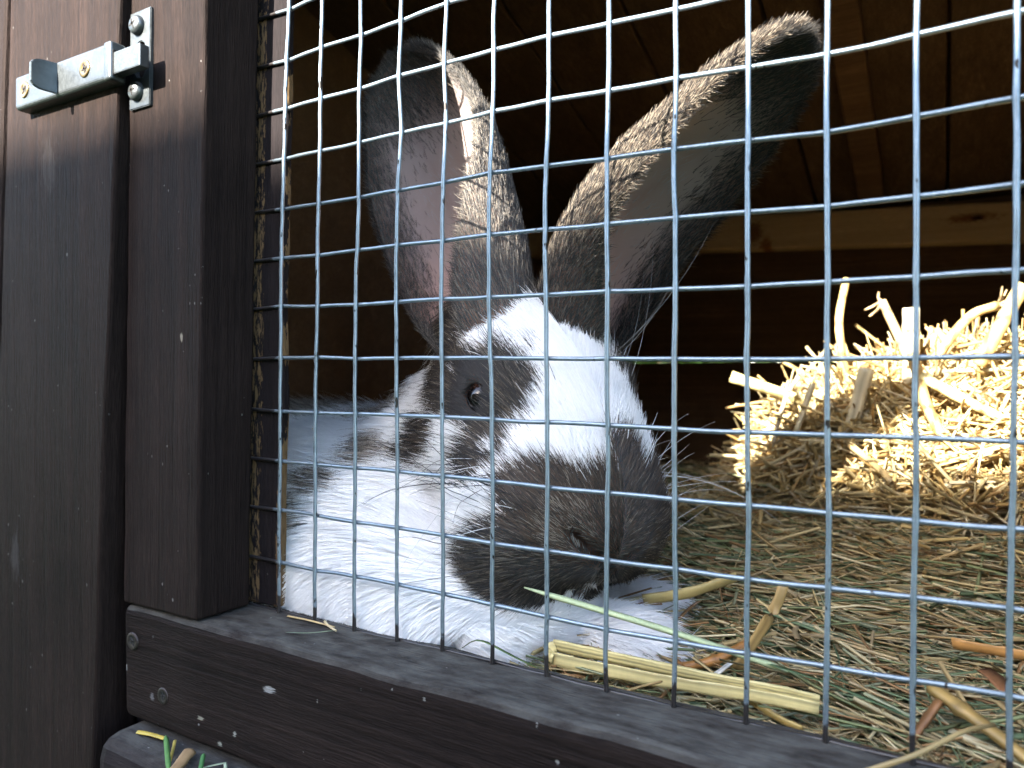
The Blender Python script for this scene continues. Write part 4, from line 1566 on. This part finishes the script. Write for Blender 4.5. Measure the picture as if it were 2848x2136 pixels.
v, f, c_ = strands('straw_heap', n=3800, x0=0.05, x1=0.44, y0=0.17, y1=0.50, zfn=hp, lmin=0.010, lmax=0.040, r0=0.0004, r1=0.0013, cols=STRAW_COLS, probs=SP, tilt=0.3, sides=6, flat=(0.3, 1.0), lift0=-0.003, lift1=0.004, bendy=0.08, skip=foot)
vs_.append(v)
fs_.append(f + off)
cs_.append(c_)
off += len(v)
# core of the heap, so that no light comes through from behind
gx, gy = np.meshgrid(np.linspace(0.09, 0.42, 36), np.linspace(0.20, 0.47, 28), indexing='ij')
gz = np.where(mound(gx, gy) > 0.03, hp(gx, gy) - 0.016, -0.118) + 0.004 * np.sin(gx * 190) * np.cos(gy * 170)
gv = np.stack([gx, gy, gz], -1).reshape(-1, 3)
gi = np.arange(36 * 28).reshape(36, 28)
gf = np.stack([gi[:-1, :-1], gi[1:, :-1], gi[1:, 1:], gi[:-1, 1:]], -1).reshape(-1, 4)
vs_.append(gv)
fs_.append(gf + off)
cs_.append(np.tile((0.22, 0.15, 0.065), (len(gv), 1)))
me = mesh_np('straw_heap', np.concatenate(vs_), np.concatenate(fs_))
col_attr(me, np.concatenate(cs_))
tag(link('straw_heap', me, M_STRAW), 'sunlit golden straw heaped at the back of the hutch', 'straw', kind='stuff')


# ------------------------------------------------------------------ single stalks and blades
def stalk_mesh(ctrl, r, col, flat=1.0, sides=10, n=14, roll=0.0, hollow=True, node=None, taper=0.85, stripe=0.18):
    P = curve_pts(ctrl, n)[None]
    R_ = np.full((1, n), r) * np.linspace(1, taper, n)[None]
    if node is not None:
        u = np.linspace(0, 1, n)
        R_ = R_ * (1 + 0.35 * np.exp(-((u - node) / 0.035) ** 2))[None]
    R_ = R_ * (1 + 0.05 * np.convolve(rng.normal(size=n + 2), np.ones(3) / 3, 'valid'))[None]
    v, f, _ = tubes(P, R_, sides, flat=flat, roll=np.array([roll]))
    ridge = rng.normal(0, 0.07, sides)
    cen_ = np.repeat(P[0], sides, 0)
    v = cen_ + (v - cen_) * (1 + np.tile(ridge, n))[:, None]
    v = v + rng.normal(0, r * 0.03, v.shape)
    cc = np.tile(np.asarray(col, float), (len(v), 1))
    ang = np.tile(np.arange(sides), n)
    cc *= np.clip(1 + stripe * rng.normal(0, 0.9, sides)[ang], 0.45, 1.3)[:, None]
    cc *= (1 + 0.12 * np.sin(np.repeat(np.linspace(0, 9, n), sides) + col[0] * 30))[:, None]
    if node is not None:
        k = np.abs(np.repeat(np.linspace(0, 1, n), sides) - node) < 0.04
        cc[k] *= 0.6
    vv, ff, ccs = [v], [f], [cc]
    base = len(v)
    for end in (0, n - 1):
        ring = v[end * sides:(end + 1) * sides]
        cen = ring.mean(0)
        tdir = P[0, 1] - P[0, 0] if end == 0 else P[0, -2] - P[0, -1]
        tdir = tdir / np.linalg.norm(tdir)
        depth = r * 2.0 if hollow else 0.0
        inner = cen + (ring - cen) * (0.72 if hollow else 0.3)
        deep = inner + tdir * depth
        vv += [inner, deep]
        ccs += [np.tile(np.asarray(col) * 0.9, (sides, 1)), np.tile(np.asarray(col) * 0.45, (sides, 1))]
        k = np.arange(sides)
        k2 = (k + 1) % sides
        e = end * sides
        q1 = np.stack([e + k2, e + k, base + k, base + k2], -1)
        q2 = np.stack([base + k2, base + k, base + sides + k, base + sides + k2], -1)
        if end:
            q1, q2 = q1[:, ::-1], q2[:, ::-1]
        ff += [q1, q2]
        # floor of the hollow: opposite points joined by quads
        h_ = sides // 2
        for i in range(h_ - 1):
            ff.append(np.array([[base + sides + i, base + sides + i + 1, base + sides + sides - 2 - i, base + sides + sides - 1 - i]]))
        base += 2 * sides
    me_ = mesh_np('stalk', np.concatenate(vv), np.concatenate(ff))
    col_attr(me_, np.concatenate(ccs))
    return me_


def blade_mesh(ctrl, w, col, n=14, crease=0.35, twist=0.0, upv=(0, 0, 1)):
    """a flat grass blade with a folded midrib and pointed tip"""
    P = curve_pts(ctrl, n)
    T = np.gradient(P, axis=0)
    T /= np.linalg.norm(T, axis=1, keepdims=True)
    s = np.cross(T, np.asarray(upv, float))
    s /= np.linalg.norm(s, axis=1, keepdims=True)
    nn = np.cross(s, T)
    an = twist * np.linspace(0, 1, n)[:, None]
    s, nn = s * np.cos(an) + nn * np.sin(an), nn * np.cos(an) - s * np.sin(an)
    ww = w * np.minimum(1, np.minimum(np.linspace(0.25, 6, n), np.linspace(9, 0.12, n)))[:, None]
    th = w * 0.10
    rows = [P - s * ww + nn * ww * crease, P + nn * th, P + s * ww + nn * ww * crease, P - nn * th]
    v = np.stack(rows, 1).reshape(-1, 3)
    f = []
    for i in range(n - 1):
        a_ = i * 4
        for k in range(4):
            k2 = (k + 1) % 4
            f.append((a_ + k, a_ + k2, a_ + 4 + k2, a_ + 4 + k))
    f.append((3, 2, 1, 0))
    e = (n - 1) * 4
    f.append((e, e + 1, e + 2, e + 3))
    me_ = mesh_np('blade', v, np.array(f))
    cc = np.tile(np.asarray(col, float), (len(v), 1)) * rng.uniform(0.9, 1.1, (len(v), 1))
    col_attr(me_, cc)
    return me_


G_HEAP = 'straw stalks sticking out of the heap'
G_FLOOR = 'single straws on the hay in front'
G_LEDGE = 'bits of straw and grass on the ledge'
PALE, GOLD, MUST, BROWN, CREAM = (0.62, 0.52, 0.24), (0.58, 0.42, 0.17), (0.40, 0.26, 0.085), (0.22, 0.105, 0.04), (0.70, 0.62, 0.42)
GREEN, PGREEN = (0.075, 0.15, 0.055), (0.27, 0.36, 0.17)


def stalk(label, ctrl, r, col, group, name='straw_stalk', **kw):
    o = link(name, stalk_mesh(ctrl, r, col, **kw), M_STRAW)
    return tag(o, label, 'straw', group)


def blade(label, ctrl, w, col, group, name='grass_blade', **kw):
    o = link(name, blade_mesh(ctrl, w, col, **kw), M_HAY)
    return tag(o, label, 'grass blade', group)


# the folded pale straw lying along the sill, bent double at its left end
fold = root('folded_straw', (0.146, 0.018, -0.098), 'flat pale yellow straw folded double along the inside of the sill', 'straw', G_FLOOR)
for nm, dz, y0, wd in (('upper_half', 0.0016, 0.0, 0.0024), ('lower_half', -0.0019, -0.0012, 0.0023)):
    ctrl = [(0.1056, 0.0208, -0.0952), (0.1268, 0.0192, -0.0944), (0.1502, 0.0175, -0.0933), (0.1705, 0.0175, -0.0925), (0.1868, 0.0190, -0.0930)]
    ctrl = [(x, y + y0, z + dz * (1.15, 1.1, 0.85, 0.6, 0.5)[k]) for k, (x, y, z) in enumerate(ctrl)]
    if nm == 'lower_half':
        ctrl = ctrl[:1] + [(0.116, 0.0186, -0.0970)] + ctrl[1:]
    me = stalk_mesh(ctrl, wd, PALE, flat=0.28, sides=22, n=30, roll=1.30 if nm == 'upper_half' else 1.50, taper=0.72, stripe=0.30)
    link(nm, me, M_STRAW, fold)
bend = [(0.1062, 0.0206, -0.0935), (0.1045, 0.0200, -0.0942), (0.1040, 0.0198, -0.0956), (0.1045, 0.0194, -0.0968), (0.1062, 0.0190, -0.0973)]
link('bend', stalk_mesh(bend, 0.0020, PALE, flat=0.30, sides=10, n=14, roll=1.45, taper=1.0), M_STRAW, fold)

blade('long thin pale green blade slanting across below the rabbit nose', [(0.0989, 0.012, -0.0732), (0.1211, 0.014, -0.0764), (0.1439, 0.018, -0.0805), (0.1674, 0.03, -0.0886), (0.1790, 0.036, -0.0930)], 0.0010, (0.50, 0.58, 0.34), G_FLOOR, n=20, upv=(0.2, -0.85, 0.5), crease=0.1)
stalk('thick mustard straw running off at the lower right corner', [(0.2128, 0.036, -0.0890), (0.2247, 0.026, -0.0926), (0.2352, 0.0185, -0.0970)], 0.0021, MUST, G_FLOOR, flat=0.8, node=0.3)
stalk('short brown straw propped against the thick mustard straw', [(0.2082, 0.020, -0.0985), (0.2146, 0.030, -0.0899)], 0.0013, BROWN, G_FLOOR, flat=0.6)
stalk('tan straw leaning upright between two wires right of the chin', [(0.158, 0.048, -0.0995), (0.1686, 0.050, -0.0794), (0.1715, 0.052, -0.0705)], 0.0020, (0.36, 0.24, 0.09), G_FLOOR, flat=0.35, roll=1.2)
stalk('orange brown straw with a knot behind the folded straw', [(0.1411, 0.045, -0.1012), (0.1505, 0.050, -0.0986), (0.1585, 0.058, -0.0940)], 0.0017, (0.34, 0.16, 0.045), G_FLOOR, node=0.45)
stalk('brown straw sloping down from the paw to the knotted straw', [(0.1180, 0.066, -0.0945), (0.1290, 0.054, -0.0985), (0.1415, 0.0455, -0.1015)], 0.0013, (0.28, 0.14, 0.045), G_FLOOR, flat=0.6)
stalk('broad pale yellow straw poking out from under the chin', [(0.1207, 0.062, -0.0866), (0.1370, 0.068, -0.0825), (0.1500, 0.078, -0.0775)], 0.0026, (0.56, 0.43, 0.17), G_FLOOR, flat=0.45, roll=1.1)
stalk('short whitish stick beside the folded straw', [(0.1534, 0.035, -0.0986), (0.1583, 0.040, -0.0945)], 0.0010, (0.58, 0.56, 0.50), G_FLOOR, flat=0.6)
stalk('yellow straw slanting below the end of the folded straw', [(0.1640, 0.022, -0.0960), (0.1760, 0.018, -0.0990), (0.1830, 0.0165, -0.1000)], 0.0017, (0.42, 0.29, 0.09), G_FLOOR, flat=0.45, roll=1.0)
stalk('flat orange straw lying level at the right edge', [(0.2178, 0.060, -0.0835), (0.2380, 0.055, -0.0821)], 0.0020, (0.46, 0.23, 0.07), G_FLOOR, flat=0.3, roll=1.2)
blade('long dark green blade reaching from the middle to the right', [(0.1681, 0.032, -0.0896), (0.1891, 0.030, -0.0918), (0.2080, 0.026, -0.0945)], 0.0009, (0.11, 0.19, 0.09), G_FLOOR, n=18)
blade('curled reddish brown leaf in the hay at the right edge', [(0.2238, 0.050, -0.0869), (0.2271, 0.047, -0.0880), (0.2302, 0.043, -0.0899)], 0.0026, (0.27, 0.12, 0.05), G_FLOOR, crease=0.6, name='dry_leaf')
blade('bent green blade lying against the white chest', [(0.0797, 0.0048, -0.0943), (0.0867, 0.0048, -0.0906), (0.0990, 0.007, -0.0945), (0.1058, 0.010, -0.0975)], 0.0007, (0.17, 0.26, 0.09), G_FLOOR)

stalk('bright straw sticking out far to the left of the heap', [(0.1023, 0.26, -0.0033), (0.1313, 0.27, -0.0137), (0.1669, 0.29, -0.0291)], 0.0034, PALE, G_HEAP, taper=1.0)
stalk('tall thin straw bent upright left of the middle of the heap', [(0.1618, 0.3, 0.0569), (0.159, 0.29, 0.0309), (0.1618, 0.29, 0.0056), (0.1665, 0.29, -0.0285)], 0.0020, GOLD, G_HEAP, taper=1.15)
s = stalk('leaning straw with a forked seed head on top of the heap', [(0.1829, 0.28, 0.0407), (0.1949, 0.28, 0.0122), (0.202, 0.28, -0.0116)], 0.0023, (0.50, 0.36, 0.19), G_HEAP, taper=1.1)
stalk('thick chalky white straw standing upright on the heap', [(0.1981, 0.27, 0.0349), (0.1981, 0.27, 0.0164), (0.1986, 0.27, -0.0155)], 0.0043, CREAM, G_HEAP, taper=1.0)
s2 = stalk('golden straw with a frayed brush end high on the right', [(0.2392, 0.3, 0.0372), (0.2255, 0.29, 0.0302), (0.208, 0.28, 0.0046)], 0.0024, GOLD, G_HEAP, taper=1.1)
stalk('stout golden straw leaning right at the picture edge', [(0.2484, 0.26, 0.0441), (0.2295, 0.26, 0.0031)], 0.0037, (0.58, 0.41, 0.16), G_HEAP, taper=0.95)
stalk('straw snapped into an upside down V on the heap', [(0.2041, 0.3, -0.0034), (0.2094, 0.3, 0.0243), (0.2107, 0.3, 0.0242), (0.2228, 0.3, 0.006)], 0.0022, (0.60, 0.47, 0.22), G_HEAP, n=20)
stalk('thick pale straw slanting up in front of the tall thin one', [(0.1778, 0.25, 0.0013), (0.17, 0.252, -0.0307)], 0.0042, CREAM, G_HEAP)
stalk('thin short straw crossing the long bright straw', [(0.1511, 0.245, -0.0074), (0.1421, 0.247, -0.0356)], 0.0018, CREAM, G_HEAP)
stalk('thin grey curved straw left of the heap', [(0.1412, 0.26, -0.0031), (0.1341, 0.26, -0.0167), (0.1273, 0.26, -0.0434)], 0.0014, (0.40, 0.34, 0.24), G_HEAP)
stalk('straw lying just above the long bright straw', [(0.1381, 0.274, -0.0076), (0.1605, 0.276, -0.0203)], 0.0022, (0.52, 0.36, 0.17), G_HEAP)
stalk('long mustard straw sloping down the front of the heap', [(0.1997, 0.252, 0.0088), (0.2064, 0.24, -0.0166), (0.2169, 0.23, -0.0393)], 0.0030, (0.45, 0.30, 0.11), G_HEAP)
stalk('pale straw sloping to the right across the heap', [(0.2037, 0.245, -0.0027), (0.223, 0.243, -0.0145), (0.244, 0.24, -0.026)], 0.0027, PALE, G_HEAP)
stalk('grey brown straw at the foot of the heap', [(0.1704, 0.23, -0.0381), (0.186, 0.216, -0.0489), (0.193, 0.208, -0.0555)], 0.0018, (0.40, 0.29, 0.14), G_HEAP)
# the frayed ends
for par, base, tips, rr in ((s, (0.1829, 0.28, 0.0403), [(0.174, 0.279, 0.0356), (0.1765, 0.279, 0.0318), (0.1811, 0.281, 0.0459), (0.1871, 0.282, 0.0347)], 0.0011),
                            (s2, (0.2389, 0.3, 0.037), [(0.2477, 0.302, 0.041), (0.2441, 0.304, 0.0462), (0.2491, 0.302, 0.0359), (0.2418, 0.3, 0.0477), (0.2502, 0.3, 0.0381)], 0.0008)):
    for t_ in tips:
        mid = tuple((np.array(base) + np.array(t_)) / 2 + rng.normal(0, 0.001, 3))
        link('frayed_end', stalk_mesh([base, mid, t_], rr, (0.46, 0.33, 0.17), sides=6, n=8, hollow=False, taper=0.5), M_STRAW, par)

stalk('yellow straw lying on the ledge below the door', [(-0.0427, -0.0290, -0.1386), (-0.0361, -0.0278, -0.1384), (-0.0290, -0.0272, -0.1384)], 0.0011, (0.40, 0.29, 0.05), G_LEDGE, flat=0.5)
blade('green blade hanging from the tip of the yellow ledge straw', [(-0.0281, -0.0276, -0.1368), (-0.0175, -0.0343, -0.1368), (-0.0075, -0.0405, -0.1385)], 0.0009, (0.10, 0.22, 0.06), G_LEDGE)
stalk('thin yellow straw beside the hanging green blade', [(-0.0239, -0.0268, -0.1380), (-0.0163, -0.0335, -0.1386), (-0.0085, -0.0410, -0.1396)], 0.0006, (0.48, 0.36, 0.08), G_LEDGE, flat=0.6)
stalk('broad brown straw end on the ledge', [(-0.0125, -0.0290, -0.1377), (-0.0060, -0.0405, -0.1385)], 0.0021, (0.34, 0.22, 0.11), G_LEDGE, flat=0.45, roll=0.2)
blade('short dark green blade right of the brown straw end', [(-0.0055, -0.0285, -0.1370), (0.0045, -0.0375, -0.1370)], 0.0008, (0.06, 0.17, 0.05), G_LEDGE)
blade('pale green blade bent at its right end on the ledge', [(0.0001, -0.0335, -0.1384), (0.0047, -0.0285, -0.1378), (0.0056, -0.0284, -0.1378), (0.0100, -0.0315, -0.1385)], 0.0006, (0.36, 0.42, 0.28), G_LEDGE)
blade('thin grey green blade on the sill at the foot of the stile', [(0.0208, -0.016, -0.0937), (0.0297, -0.0138, -0.0930), (0.0351, -0.0067, -0.0932)], 0.0004, (0.22, 0.28, 0.18), G_LEDGE)
stalk('thin straw wedged along the lowest wire by the stile', [(0.0083, -0.0036, -0.0936), (0.0204, -0.0034, -0.0934), (0.0317, -0.0040, -0.0934)], 0.0005, (0.50, 0.36, 0.17), G_LEDGE, flat=0.6)
stalk('tiny straw crossing the one along the lowest wire', [(0.0261, -0.0030, -0.0926), (0.0305, -0.0052, -0.0930), (0.0346, -0.0061, -0.0935)], 0.0004, (0.58, 0.47, 0.27), G_LEDGE)
stalk('curved dry grass stem over the sill at the bottom right', [(0.1990, -0.0130, -0.0940), (0.2061, -0.0120, -0.0900), (0.2114, -0.0080, -0.0880), (0.2200, 0.0040, -0.0860), (0.2260, 0.016, -0.0880)], 0.0006, (0.30, 0.22, 0.10), G_LEDGE)

# ------------------------------------------------------------------ board fence added behind the camera, out of view, to shade the lower hutch
M_FENCE = wood('fence_timber', (0.10, 0.065, 0.04), (0.24, 0.165, 0.10), 'Z', ring=0.3, rough=0.8, offset=(0.2, 0.9, 0))
FY = -2.30
FTOP = 0.072 + (-FY) * (-SUN.z / SUN.y)
fence = root('shade_fence', (0.0, FY, GZ), 'added board fence, out of view, that shades the lower part of the hutch', 'fence')
for k in range(46):
    x = -3.6 + k * 0.131
    block('fence_board', M_FENCE, fence, x, x + 0.130, FY - 0.012, FY + 0.010 - 0.004 * (k % 2), GZ, FTOP + 0.0001, bev=0.0)
for z in (GZ + 0.35, FTOP - 0.25):
    block('fence_rail', M_FENCE, fence, -3.6, 2.43, FY - 0.060, FY - 0.0125, z, z + 0.08, bev=0.0)

# ------------------------------------------------------------------ hedge behind the hutch, seen through the slit in its back wall
hedge = root('hedge', (0.2, 3.0, GZ), 'green leafy hedge glimpsed through the slit in the back wall', 'hedge')
n = 15000
P = np.stack([rng.uniform(-2.2, 1.6, n), rng.normal(3.0, 0.16, n), rng.uniform(GZ + 0.02, 1.1, n)], 1)
P[:, 1] += 0.12 * np.sin(P[:, 0] * 5) + 0.1 * np.sin(P[:, 2] * 7)
d1 = rng.normal(size=(n, 3))
d1 /= np.linalg.norm(d1, axis=1, keepdims=True)
d2 = np.cross(d1, rng.normal(size=(n, 3)))
d2 /= np.linalg.norm(d2, axis=1, keepdims=True)
sz = rng.uniform(0.03, 0.065, (n, 1))
v = np.stack([P - d1 * sz, P + d2 * sz * 0.5, P + d1 * sz, P - d2 * sz * 0.5], 1).reshape(-1, 3)
me = mesh_np('foliage', v, np.arange(4 * n).reshape(n, 4))
col_attr(me, np.repeat(np.array((0.020, 0.050, 0.008)) * rng.uniform(0.5, 1.5, (n, 1)), 4, 0))
fo = link('foliage', me, attr_mat('leaf', rough=0.5, trans=0.3), hedge)
fo['kind'] = 'stuff'
for k in range(9):
    x = -2.0 + k * 0.53
    me = stalk_mesh([(x, 3.0, GZ), (x + 0.05, 3.02, 0.1), (x - 0.02, 3.0, 0.9)], 0.03, (0.12, 0.08, 0.05), sides=8, hollow=False, taper=0.3)
    link('stem', me, M_FENCE, hedge)
